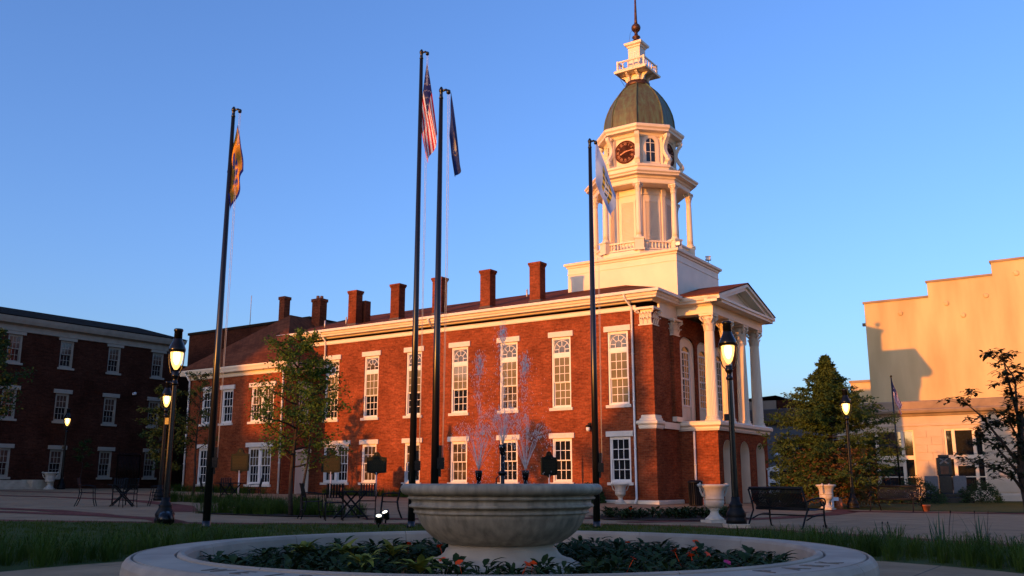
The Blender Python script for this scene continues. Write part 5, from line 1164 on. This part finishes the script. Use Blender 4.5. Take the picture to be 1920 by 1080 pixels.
tabs=[((-4.35,25.6),.5,'black slatted cafe table just left of the fountain bowl'),((-13.3,32.3),.3,'black slatted cafe table at the far left of the plaza'),((-11.9,39.8),.9,'black cafe table in the distance behind the left flagpole')]
chairs=[((-5.35,25.35),-1.15,0,'black cafe chair left of the nearest table, its slats catching the sun'),((-3.35,26.0),1.75,0,'black cafe chair right of the nearest table, next to the tallest flagpole'),((-4.05,26.55),3.3,0,'black cafe chair behind the nearest table'),((-4.65,24.75),.25,0,'black cafe chair in front of the nearest table with its back to the lawn'),
 ((-14.35,31.9),-1.3,1,'black cafe chair at the left end of the far left table'),((-12.35,33.0),2.1,1,'black cafe chair at the right side of the far left table with pale lit slats'),((-13.75,33.1),3.5,1,'black cafe chair behind the far left table'),((-12.8,31.55),.6,1,'black cafe chair in front of the far left table'),
 ((-12.7,39.3),-1.1,2,'black cafe chair left of the distant table'),((-11.0,40.3),2.0,2,'black cafe chair right of the distant table'),((-12.3,40.6),3.5,2,'black cafe chair behind the distant table')]
for i,(p,rz,lab) in enumerate(tabs):
    o=T0 if i==0 else copy_tree(T0); o.location=(*p,G(*p)+.005); o.rotation_euler=(0,0,rz); tag(o,lab,'table','black cafe tables')
for i,(p,rz,k,lab) in enumerate(chairs):
    o=K0 if i==0 else copy_tree(K0); o.location=(*p,G(*p)+.005); o.rotation_euler=(0,0,rz); tag(o,lab,'chair','black cafe chairs')
c=MB(); c.lathe([(.05,0),(.06,.05),(.055,.09),(.0001,.09)],12); o=c.build('candle_cup',M['terra']); o.location=(-4.62,25.6,G(-4.5,25.6)+.74); tag(o,'small orange cup on the nearest cafe table','cup')
# ---------------------------------------------------------------- historical markers
def marker():
    t=empty('historical_marker',(0,0,0)); c=MB(); c.tube([(0,0,0),(0,0,1.25)],.04,10); c.build('post',M['steel'],t)
    out_=[(-.52,1.25),(-.46,1.23),(-.12,1.20),(-.05,1.12),(.05,1.12),(.12,1.20),(.46,1.23),(.52,1.25),(.52,2.02),(.30,2.04),(.20,2.08),(.15,2.2),(.10,2.27),(0,2.30),(-.10,2.27),(-.15,2.2),(-.20,2.08),(-.30,2.04),(-.52,2.02)]
    Mx=Matrix.Rotation(PI/2,4,'X'); c=MB(); c.prism(out_,-.03,.03,Mx); o=c.build('plate',M['plate'],t)
    r=MB()
    for y in(-1,1):
        r.box(-.50,y*.04-.01,1.27,-.47,y*.04+.01,2.0); r.box(.47,y*.04-.01,1.27,.50,y*.04+.01,2.0); r.box(-.47,y*.04-.01,1.97,.47,y*.04+.01,2.0); r.box(-.47,y*.04-.01,1.27,.47,y*.04+.01,1.30)
    r.build('border',M['plate'],o)
    r=MB(); r.lathe([(.0001,-.045),(.055,-.045),(.055,.045),(.0001,.045)],14,M=Matrix.Translation((0,0,2.16))@Matrix.Rotation(PI/2,4,'X')); r.build('seal',M['gold'],o)
    r=MB(); rd=random.Random(4)
    for j in range(9):
        x=-.42+rd.uniform(0,.05); z=1.88-j*.066
        while x<.40:
            w=rd.uniform(.04,.11); r.box(x,-.036,z,min(x+w,.43),.036,z+.026); x+=w+.025
    r.build('worn_lettering',M['gold'],o)
    return t
m0=marker()
def tp(x,y): p=TW(x,y); return(p.x,p.y)
for i,(p,rz,lab) in enumerate([((-7.05,48.9),ANG+.55,'dark historical marker on a post in front of the middle courthouse windows'),((-9.05,47.0),ANG+.35,'dark historical marker in front of the double window, behind the nearest cafe table'),((-12.9,44.5),ANG+.2,'brown lit historical marker behind the young tree'),(tp(-4.35,-2.2),ANG+1.35,'dark historical marker seen nearly edge on, right of the fountain jets')]):
    o=m0 if i==0 else copy_tree(m0); o.location=(*p,G(*p)); o.rotation_euler=(0,0,rz); tag(o,lab,'marker','historical markers near the courthouse')
# ---------------------------------------------------------------- ground spotlights
def spot():
    t=empty('ground_spotlight',(0,0,0)); c=MB(); c.tube([(0,0,0),(0,0,.14)],.02,6); c.tube([(-.09,0,.2),(-.09,0,.12),(.09,0,.12),(.09,0,.2)],.012,5); c.build('bracket',M['iron'],t)
    Mx=Matrix.Translation((0,0,.20))@Matrix.Rotation(.55,4,'X'); c=MB(); c.lathe([(.0001,-.13),(.06,-.12),(.085,-.02),(.10,.05),(.105,.06),(.105,.085),(.09,.085),(.085,.05)],16,M=Mx); c.build('housing',M['iron'],t)
    c=MB(); c.lathe([(.0001,.08),(.062,.078)],16,M=Mx); c.build('lens',M['spot'],t); return t
s0=spot(); s0.location=(-3.05,21.75,.045); s0.rotation_euler=(0,0,.1); tag(s0,'small lit ground spotlight nearest the fountain bowl','spotlight','ground spotlights left of the bowl')
o=copy_tree(s0); o.location=(-3.02,22.7,.10); o.rotation_euler=(0,0,-.5); tag(o,'small lit ground spotlight just behind the nearer one','spotlight','ground spotlights left of the bowl')
# ---------------------------------------------------------------- memorial, shop board, small objects on the right
mp=Vector((23.0,50.0)); mt=empty('war_memorial',(mp.x,mp.y,.30),ANG+.25,'black granite memorial with a carved upright stone between two grey wings','memorial')
c=MB(); c.box(-1.25,-.5,-.34,1.25,.5,.0); c.box(-1.05,-.38,0,1.05,.38,.20); c.build('plinth',M['granite'],mt,bevel=.02)
c=MB(); c.box(-.32,-.22,.2,.32,.22,1.12); c.prism([(-.36,-.24),(.36,-.24),(.36,.24),(-.36,.24)],1.12,2.05); c.prism([(-.26,-.24),(.26,-.24),(.26,.24),(-.26,.24)],2.05,2.2); c.build('upright_stone',M['granite'],mt,bevel=.03)
for s in(-1,1): c=MB(); c.box(min(s*.36,s*1.0),-.15,.2,max(s*.36,s*1.0),.15,1.1); c.build('side_stone',M['granitegrey'],mt,bevel=.02)
c=MB()
for s in(-1,1): c.bar((-s*.2,-.245,1.72),(s*.2,-.245,2.02),.05,.02,(0,1,0)); c.bar((s*.02,-.25,1.9),(s*.22,-.25,1.74),.05,.02,(0,1,0))
c.build('carved_emblem',M['granitegrey'],mt)
c=MB(); c.box(-.2,-.262,1.2,.2,-.24,1.6); c.build('bronze_plaque',M['bronze'],mt)
sgp=TW(2.2,9.3); t=empty('sign_board',(sgp.x,sgp.y,0),.1,'white framed sign board with two dark panels, right of the portico','sign')
for s in(-1,1): c=MB(); c.box(s*.26-.04,-.04,0,s*.26+.04,.04,1.75); c.build('post',M['signw'],t)
c=MB(); c.box(-.22,-.025,.35,.22,.025,1.7); c.box(-.34,-.03,1.7,.34,.03,1.78); c.prism([(-.25,1.78),(.25,1.78),(.14,1.9),(-.14,1.9)],-.025,.025,Matrix.Rotation(PI/2,4,'X')); c.build('board',M['signw'],t)
for z0,z1 in((1.25,1.62),(.85,1.05)): c=MB(); c.box(-.21,-.035,z0,.21,-.025,z1); c.build('panel',M['granite'],t)
c=MB(); c.lathe([(.09,0),(.14,.2),(.155,.2),(.155,.25),(.13,.25),(.0001,.22)],14); o=c.build('flower_pot',M['terra']); o.location=(15.35,35.1,0); tag(o,'small terracotta pot at the right end of the far bench','pot')
t=empty('utility_post',(12.95,37.9,0),.2,'small white and orange utility marker beside the far urn','marker post'); c=MB(); c.box(-.16,-.05,0,-.10,.05,.48); c.box(-.10,-.05,.34,.12,.05,.48); c.build('board',M['signw'],t); c=MB(); c.lathe([(.13,0),(.12,.3),(.08,.42),(.0001,.45)],10,(.24,.1,0)); c.build('cone',M['terra'],t)
fp=Vector((19.35,47.0)); t=empty('flagpole',(fp.x,fp.y,0),0,'small dark flagpole standing by the evergreen tree in front of the bank','flagpole')
c=MB(); c.tube([(0,0,0),(0,0,6.3)],[.06,.035],10); c.build('pole',M['pole'],t); c=MB(); c.sph((0,0,6.36),.06,10); c.build('ball',M['gold'],t)
flag('flag','small red and white striped flag hanging limp in front of the bank',(fp.x+.04,fp.y,6.15),.95,1.5,40,39,usc,[Cr,Cw,Cb],.36,.30,1.35,.9,30,.04)
# ---------------------------------------------------------------- trees
def tree(name,loc,lab,h,crown_r,crown_z0,leafm,nleaf,lsize,seed,trunk_r=.06,lean=(0,0),cat='tree',group=None,nl=16,up=.55,clump=.22):
    rd=random.Random(seed); x,y=loc; t=empty(name,(x,y,G(x,y)-.02),0,lab,cat,group)
    tb=MB(); k=9; tp_=[Vector((lean[0]*i/k+.04*sin(i*1.3+seed),lean[1]*i/k+.04*cos(i*1.7+seed),h*.97*i/k)) for i in range(k+1)]
    tb.tube(tp_,[trunk_r*(1-.88*i/k) for i in range(k+1)],8)
    tips=[]
    for i in range(nl):
        f=crown_z0/h+(1-crown_z0/h)*((i+.3)/nl)**.9; f=min(f,.97); ii=f*k; a0=int(ii); p=tp_[min(a0,k)].lerp(tp_[min(a0+1,k)],ii-a0)
        a=i*2.4+rd.uniform(-.4,.4); q=(f-crown_z0/h)/(1-crown_z0/h); ln=crown_r*(1.05-.75*q)*(.55+.45*min(1,q*4))*rd.uniform(.75,1.2)
        d=Vector((cos(a),sin(a),up*rd.uniform(.3,1.4))).normalized(); pts=[p.copy()]; cur=p.copy()
        for s in range(5):
            cur=cur+d*ln/5; d=(d+Vector((rd.uniform(-.22,.22),rd.uniform(-.22,.22),rd.uniform(-.12,.2)))).normalized(); pts.append(cur.copy())
        tb.tube(pts,[trunk_r*.38*(1-.8*s/5)+.003 for s in range(6)],5)
        for s in range(2,6):
            tips.append((pts[s],ln*.2))
            for _ in range(2):
                dd=Vector((rd.uniform(-1,1),rd.uniform(-1,1),rd.uniform(-.3,.8))).normalized(); e=pts[s]+dd*ln*rd.uniform(.2,.42); tb.tube([pts[s],e],[.006,.003],4); tips.append((e,ln*.2)); tips.append(((pts[s]+e)/2,ln*.15))
    tips+= [(tp_[-1],.2),(tp_[-2],.25)]
    tb.build('trunk',M['bark'],t)
    lf=MB()
    for i in range(nleaf):
        p,rad=rd.choice(tips); rad=max(.1,rad)*clump*4
        q=p+Vector((rd.gauss(0,rad*.5),rd.gauss(0,rad*.5),rd.gauss(0,rad*.4)))
        d=Vector((rd.uniform(-1,1),rd.uniform(-1,1),rd.uniform(-.9,.4))).normalized(); s=d.orthogonal().normalized(); s=Quaternion(d,rd.uniform(0,6.28))@s; L=lsize*rd.uniform(.7,1.3); w=L*.28
        lf.add([q,q+d*L*.5+s*w,q+d*L,q+d*L*.5-s*w],[(0,1,2,3)])
    lf.build('crown',leafm,t,fix=False)
    return t
tree('young_tree',(-6.28,26.8),'young tree with a loose green crown in the planting bed left of the fountain',5.35,1.9,1.35,M['leaf'],7600,.085,2,.07,(.1,0),nl=28,up=.5,clump=.22)
tree('young_tree',(-5.95,26.75),'slim second stem with sparse leaves beside the young tree',4.3,1.0,1.9,M['leaf'],2300,.08,9,.045,(.25,.1),nl=12)
tree('small_tree',(-16.9,45.5),'small dark green tree in front of the garden wall behind the left lamps',5.2,1.7,1.0,M['leafdark'],5200,.12,4,.06,nl=18)
tree('small_tree',(-15.6,46.2),'thin sparse tree with a straight trunk at the corner of the wing',6.2,1.5,2.2,M['leafdark'],2000,.10,6,.07,nl=14)
tree('sapling',(TW(-36.0,-5.7).x,TW(-36.0,-5.7).y),'slender sapling in front of the shaded brick building',3.1,.8,1.3,M['leafdark'],900,.10,8,.03,nl=9)
tree('small_tree',(-16.75,29.2),'green tree at the left edge of the picture',5.6,1.55,2.3,M['leafdark'],6500,.11,12,.09,nl=20)
# dogwood at the right edge: long bare reaching limbs with bunched leaves
def dogwood():
    rd=random.Random(40); x,y=9.35,17.2; t=empty('small_tree',(x,y,0),0,'dark leafy tree with long reaching branches at the right edge of the picture','tree')
    tb=MB(); tb.tube([(0,0,0),(.03,0,.6),(-.02,.02,1.2),(.03,0,1.9),(.1,.0,2.3)],[.09,.08,.075,.06,.03],10)
    tips=[]
    limbs=[((0,0,.85),(-.25,-.1,1.15),(-.55,-.1,1.30),(-.85,0,1.38)),((0,0,1.3),(-.3,0,1.75),(-.6,.1,2.25),(-.95,.1,2.58)),((.02,0,1.7),(-.1,-.2,2.3),(-.12,-.3,2.9),(-.3,-.3,3.25)),((0,0,1.0),(.4,.2,1.5),(.9,.3,1.9),(1.3,.3,2.2)),((.05,0,2.1),(.02,.1,2.6),(-.02,.15,3.05),(-.05,.2,3.5)),((.05,0,2.0),(.3,0,2.5),(.6,0,2.9),(.8,.1,3.4)),((0,0,1.1),(-.15,.2,1.45),(-.3,.35,1.75),(-.55,.4,1.95)),((0,0,1.4),(-.12,-.2,1.8),(-.3,-.3,2.1),(-.35,-.4,2.4))]
    for L in limbs:
        P=[Vector(p) for p in L]; tb.tube(P,[.035,.025,.016,.007],6)
        for i in range(1,4):
            for _ in range(3 if i==1 else 5):
                e=P[i].lerp(P[i-1],rd.uniform(0,.6))+Vector((rd.uniform(-.3,.3),rd.uniform(-.25,.25),rd.uniform(-.10,.22))); tb.tube([P[i].lerp(P[i-1],.3),e],[.006,.003],4); tips.append(e)
            tips.append(P[i])
    tb.build('trunk',M['bark'],t); lf=MB()
    for p in tips:
        for _ in range(17):
            a=rd.uniform(0,6.28); leaf(lf,p+Vector((rd.gauss(0,.045),rd.gauss(0,.045),rd.gauss(0,.03))),(cos(a),sin(a),rd.uniform(-.5,.5)),rd.uniform(.09,.16),.065,rd.uniform(.2,1.0))
    lf.build('crown',M['leafred'],t,fix=False)
dogwood()
for px_,py_,hh,cr,z0,lab,nlf,sd in((-14.6,-60,12.8,.95,5.6,'tall slim tree west of the square, out of frame',11000,71),(-15.6,-62,8.9,2.6,4.2,'round tree west of the square, out of frame',9000,72)):
    q=TW(px_,py_); tree('street_tree',(q.x,q.y),lab,hh,cr,z0,M['leafdark'],nlf,.26,sd,.16,nl=26,up=.5,clump=.3,group='trees west of the square')
def conifer():
    rd=random.Random(50); x,y=14.05,41.2; H=6.8; t=empty('evergreen_tree',(x,y,-.02),0,'broad bushy evergreen tree with a pointed top in front of the bank','tree')
    tb=MB(); tb.tube([(0,0,0),(.05,0,2),(-.03,.05,4.2),(.0,0,H-.15)],[.16,.12,.07,.015],10)
    nd=MB(); old=MB()
    def spray(p,d,ln):
        n=int(7+ln*20)
        for k in range(n):
            f=(k+rd.random())/n; q=p+d*ln*f
            dd=(d*.8+Vector((rd.uniform(-1,1),rd.uniform(-1,1),rd.uniform(-.9,.5)))).normalized(); s=dd.orthogonal().normalized(); s=Quaternion(dd,rd.uniform(0,6.28))@s; L=rd.uniform(.09,.19); w=L*.17
            nd.add([q-s*w*.4,q+dd*L*.6+s*w,q+dd*L,q+dd*L*.6-s*w],[(0,1,2,3)])
    for i in range(250):
        f=((i+rd.random())/250)**1.1; z=.35+(H-.55)*f**.93; prof=(2.5-.9*f**2) if f<.45 else (2.32-(f-.45)*4.6 if f<.76 else .9*(1-f)/.24*.85+.08)
        a=i*2.399+rd.uniform(-.5,.5); ln=max(.12,prof*rd.uniform(.55,1.2)); d=Vector((cos(a),sin(a),.34 if f>.4 else .14)).normalized(); p=Vector((0,0,z)); pts=[p.copy()]
        for s in range(6):
            p=p+d*ln/6; d=(d+Vector((rd.uniform(-.12,.12),rd.uniform(-.12,.12),-.05+.10*(s>3)+rd.uniform(-.06,.06)))).normalized(); pts.append(p.copy())
        tb.tube(pts,[.022*(1-.75*s/6) for s in range(7)],4)
        for s in range(7):
            if s<2 and ln>1.0: continue
            for _ in range(4 if s>2 else 3):
                b_=rd.uniform(0,6.28); dd=(d*.55+Vector((cos(b_),sin(b_),rd.uniform(-.6,.35)))).normalized(); spray(pts[s],dd,min(.55,ln*.30)*rd.uniform(.6,1.15))
    for i in range(3600):  # brown needles spread low over the front of the crown
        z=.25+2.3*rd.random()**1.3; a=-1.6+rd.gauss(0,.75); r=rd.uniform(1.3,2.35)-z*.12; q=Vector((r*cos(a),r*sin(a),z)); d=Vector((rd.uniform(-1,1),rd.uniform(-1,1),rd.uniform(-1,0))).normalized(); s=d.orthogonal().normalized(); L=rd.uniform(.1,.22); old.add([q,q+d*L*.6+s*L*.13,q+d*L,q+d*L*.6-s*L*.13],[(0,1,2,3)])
    tb.build('trunk',M['bark'],t); nd.build('crown',M['needle'],t,fix=False); old.build('brown_needles',M['needlebrown'],t,fix=False)
conifer()
def shrub(p,rx,rz,lab,seed,z=0):
    rd=random.Random(seed); t=empty('shrub',(p[0],p[1],z),0,lab,'shrub'); lf=MB()
    for i in range(3000):
        d=Vector((rd.gauss(0,1),rd.gauss(0,1),abs(rd.gauss(0,1)))).normalized(); r=rd.uniform(.75,1.02)*(1+.10*sin(5*d.x+seed)+.08*sin(7*d.y)); q=Vector((d.x*rx*r,d.y*rx*r,d.z*rz*r)); dd=(d+Vector((rd.uniform(-1,1),rd.uniform(-1,1),rd.uniform(-1,1)))).normalized(); s=dd.orthogonal().normalized(); L=rd.uniform(.07,.14); lf.add([q,q+dd*L*.5+s*L*.25,q+dd*L,q+dd*L*.5-s*L*.25],[(0,1,2,3)])
    lf.build('foliage',M['shrub'],t,fix=False); tb=MB()
    for k in range(6): a=k*1.05; tb.tube([(0,0,0),(cos(a)*rx*.5,sin(a)*rx*.5,rz*.7)],.02,5)
    tb.build('stems',M['bark'],t)
q=Vector((24.45,49.3)); shrub((q.x,q.y),1.05,1.0,'rounded green shrub at the right side of the memorial',1,.05)
q=Vector((20.7,48.2)); shrub((q.x,q.y),1.3,1.2,'spreading green shrub at the left side of the memorial',2,.05)
q=TW(-2.9,-.9); shrub((q.x,q.y),.55,.8,'low dark shrub against the courthouse wall right of the fountain',3,G(q.x,q.y))
# grassy mound before the bank
b=MB(); n=24; vs=[]; fs=[]
P=[TW(4.5,3.2),TW(7.5,-.2),TW(14,-.9),TW(40,-.9),TW(40,21.9),TW(2.4,21.9)]
sheet('bank_lawn',[(p.x,p.y) for p in P],.02,M['turf'])
# ---------------------------------------------------------------- ground cover
def blades(name,spots,m,h,w,n,spread,lean,seed,lab,tall=0):
    rd=random.Random(seed); mb=MB()
    for(x,y,sc) in spots:
        z=G(x,y)+.005
        for i in range(n):
            a=rd.uniform(0,6.28); r=abs(rd.gauss(0,spread))*sc; bx,by_=x+r*cos(a),y+r*sin(a); a2=a+rd.gauss(0,.6); hh=h*sc*rd.uniform(.6,1.15); ln=lean*rd.uniform(.3,1.2)*hh
            dx,dy=cos(a2),sin(a2); px,py=-dy*w/2,dx*w/2
            p=[(0,0),(.25*ln,.55*hh),(.7*ln,.92*hh),(1.15*ln,hh*(.86 if ln>hh*.3 else 1.1))]
            vs=[]
            for k,(o,zz) in enumerate(p[:-1]): ww=(1,.85,.55)[k]; vs+=[(bx+dx*o+px*ww,by_+dy*o+py*ww,z+zz),(bx+dx*o-px*ww,by_+dy*o-py*ww,z+zz)]
            vs.append((bx+dx*p[3][0],by_+dy*p[3][0],z+p[3][1])); mb.add(vs,[(0,1,3,2),(2,3,5,4),(4,5,6)],True)
    o=mb.build(name,m,fix=False); return tag(o,lab,None,None,'stuff')
rd=random.Random(77); sp=[]
def in_view(x,y): return abs(x)<.60*y+1.5
for i in range(900):
    a=rd.uniform(-.25,PI+.25); r=rd.uniform(6.65,8.6); x,y=FX+r*cos(a),FY+r*sin(a)
    if abs(cos(a))<.52 and y>FY: continue        # no border straight behind the fountain
    if y>7.2 and in_view(x,y) and all((x-q[0])**2+(y-q[1])**2>.10 for q in sp): sp.append((x,y,rd.uniform(.75,1.15)))
blades('border_grass',sp,M['blade'],.36,.011,64,.10,.75,1,'dark strappy border grass around the circular path')
# flowering iris spikes standing up out of the border: clumps one can tell apart
def iris(p,seed,lab,h=.55):
    rdi=random.Random(seed); mb=MB()
    for i in range(13):
        a=rdi.uniform(-1.2,1.2)+(PI if rdi.random()<.5 else 0); l=rdi.uniform(.02,.28); hh=h*rdi.uniform(.6,1.1); w=.022; bx,by_=rdi.gauss(0,.06),rdi.gauss(0,.06)
        dx,dy=cos(a),sin(a); vs=[]
        for k,(t_,ww) in enumerate(((0,.8),(.4,1),(.75,.8))): vs+=[(bx+dx*l*t_**1.6-dy*w*ww/2,by_+dy*l*t_**1.6+dx*w*ww/2,hh*t_),(bx+dx*l*t_**1.6+dy*w*ww/2,by_+dy*l*t_**1.6-dx*w*ww/2,hh*t_)]
        vs.append((bx+dx*l,by_+dy*l,hh)); mb.add(vs,[(0,1,3,2),(2,3,5,4),(4,5,6)],True)
    o=mb.build('iris_plant',M['iris'],fix=False); o.location=(*p,G(*p)); tag(o,lab,'plant','iris clumps in the right border')
    st=MB()
    for i in range(2): a=rdi.uniform(-.12,.12); st.tube([(a,0,0),(a*1.4,0,h*.6),(a*1.6+.02,0,h*.95)],.004,5); st.sph((a*1.6+.02,0,h*.97),.014,6,1.6)
    st.build('seed_stalk',M['bark'],o)
for i,(p,lab) in enumerate([((5.35,15.9),'lowest iris clump at the left end of the right border'),((6.15,15.6),'iris clump with short leaves second from the left in the right border'),((6.75,15.0),'tall fanned iris clump in the middle of the right border'),((7.35,14.9),'tall iris clump with a bent seed stalk right of the fanned one'),((8.0,14.6),'iris clump second from the right edge of the border'),((8.25,14.1),'iris clump at the right edge of the picture')]): iris(p,60+i,lab,(.35,.42,.62,.62,.55,.5)[i])
rd=random.Random(78); sp=[]
for i in range(60000):
    x=rd.uniform(-16,11); y=rd.uniform(12.5,24.2); d=math.hypot(x-FX,y-FY)
    if not in_view(x,y) or d<6.6: continue
    inside=False; n=len(LAWN); j=n-1
    for k in range(n):
        xi,yi=LAWN[k]; xj,yj=LAWN[j]
        if (yi>y)!=(yj>y) and x<(xj-xi)*(y-yi)/(yj-yi)+xi: inside=not inside
        j=k
    if inside: sp.append((x,y,rd.uniform(.6,1.2)))
    if len(sp)>8500: break
blades('lawn_grass',sp,M['grass'],.06,.007,7,.10,.5,2,'short mown lawn grass between the fountain path and the plaza')
def patch(poly_pts,n,seed):
    r2=random.Random(seed); L=[]
    (x0,y0),(x1,y1),w=poly_pts
    for i in range(n):
        t=r2.random(); L.append((x0+(x1-x0)*t+r2.uniform(-w,w),y0+(y1-y0)*t+r2.uniform(-w,w)*.8,r2.uniform(.6,1.1)))
    return L
blades('planting_bed_grass',patch([(-8.6,28.0),(-5.0,27.4),.75],75,5)+patch([(-10.2,33.6),(-6.5,32.8),.6],45,6)+patch([(-13.5,37.6),(-10.5,36.6),.5],30,7),M['blade'],.42,.016,42,.14,.6,5,'strappy green plants in the planting beds under the young tree')
blades('wall_planting',patch([tp(-19.5,-1.1),tp(-4,-1.0),.45],130,8)+patch([tp(-29.8,-3.6),tp(-22,-3.5),.35],60,9),M['blade'],.45,.02,30,.16,.6,8,'dark foundation planting along the courthouse wall')
sheet('planting_bed',[(-9.6,28.6),(-8.8,27.2),(-6.2,26.2),(-4.3,26.4),(-4.0,27.3),(-5.6,28.6),(-7.8,29.2)],.03,M['soil'])
sheet('planting_bed',[tp(-21,-2.0),tp(-3.0,-1.9),tp(-3.0,-.02),tp(-21,-.02)],.03,M['soil'])
sheet('flower_bed',[(2.6,27.0),(5.2,26.2),(7.2,28.0),(6.4,30.4),(3.6,30.4),(2.3,29.2)],.03,M['soil'])
# low bedding row behind the right pole
bm_=None; rdb=random.Random(9)
for i in range(70):
    t_=rdb.random(); x=2.7+4.0*t_+rdb.uniform(-.1,.3); y=27.6+1.2*t_+rdb.uniform(-.6,1.6)
    o=masters[i%7].copy(); COL.objects.link(o); s=rdb.uniform(1.0,1.7); o.location=(x,y,G(x,y)+.02); o.scale=(s,s,s); o.rotation_euler=(0,0,rdb.uniform(0,6)); tag(o,'low leafy plant in the flower bed between the right pole and the courthouse corner','plant','plants in the flower bed by the corner')
o=flower_mesh(90).build('flower',M['redflower'],fix=False); o.location=(3.45,27.6,.30); o.scale=(1.6,)*3; o.rotation_euler=(-.6,0,0); tag(o,'single red flower in the bed behind the right flagpole','flower')
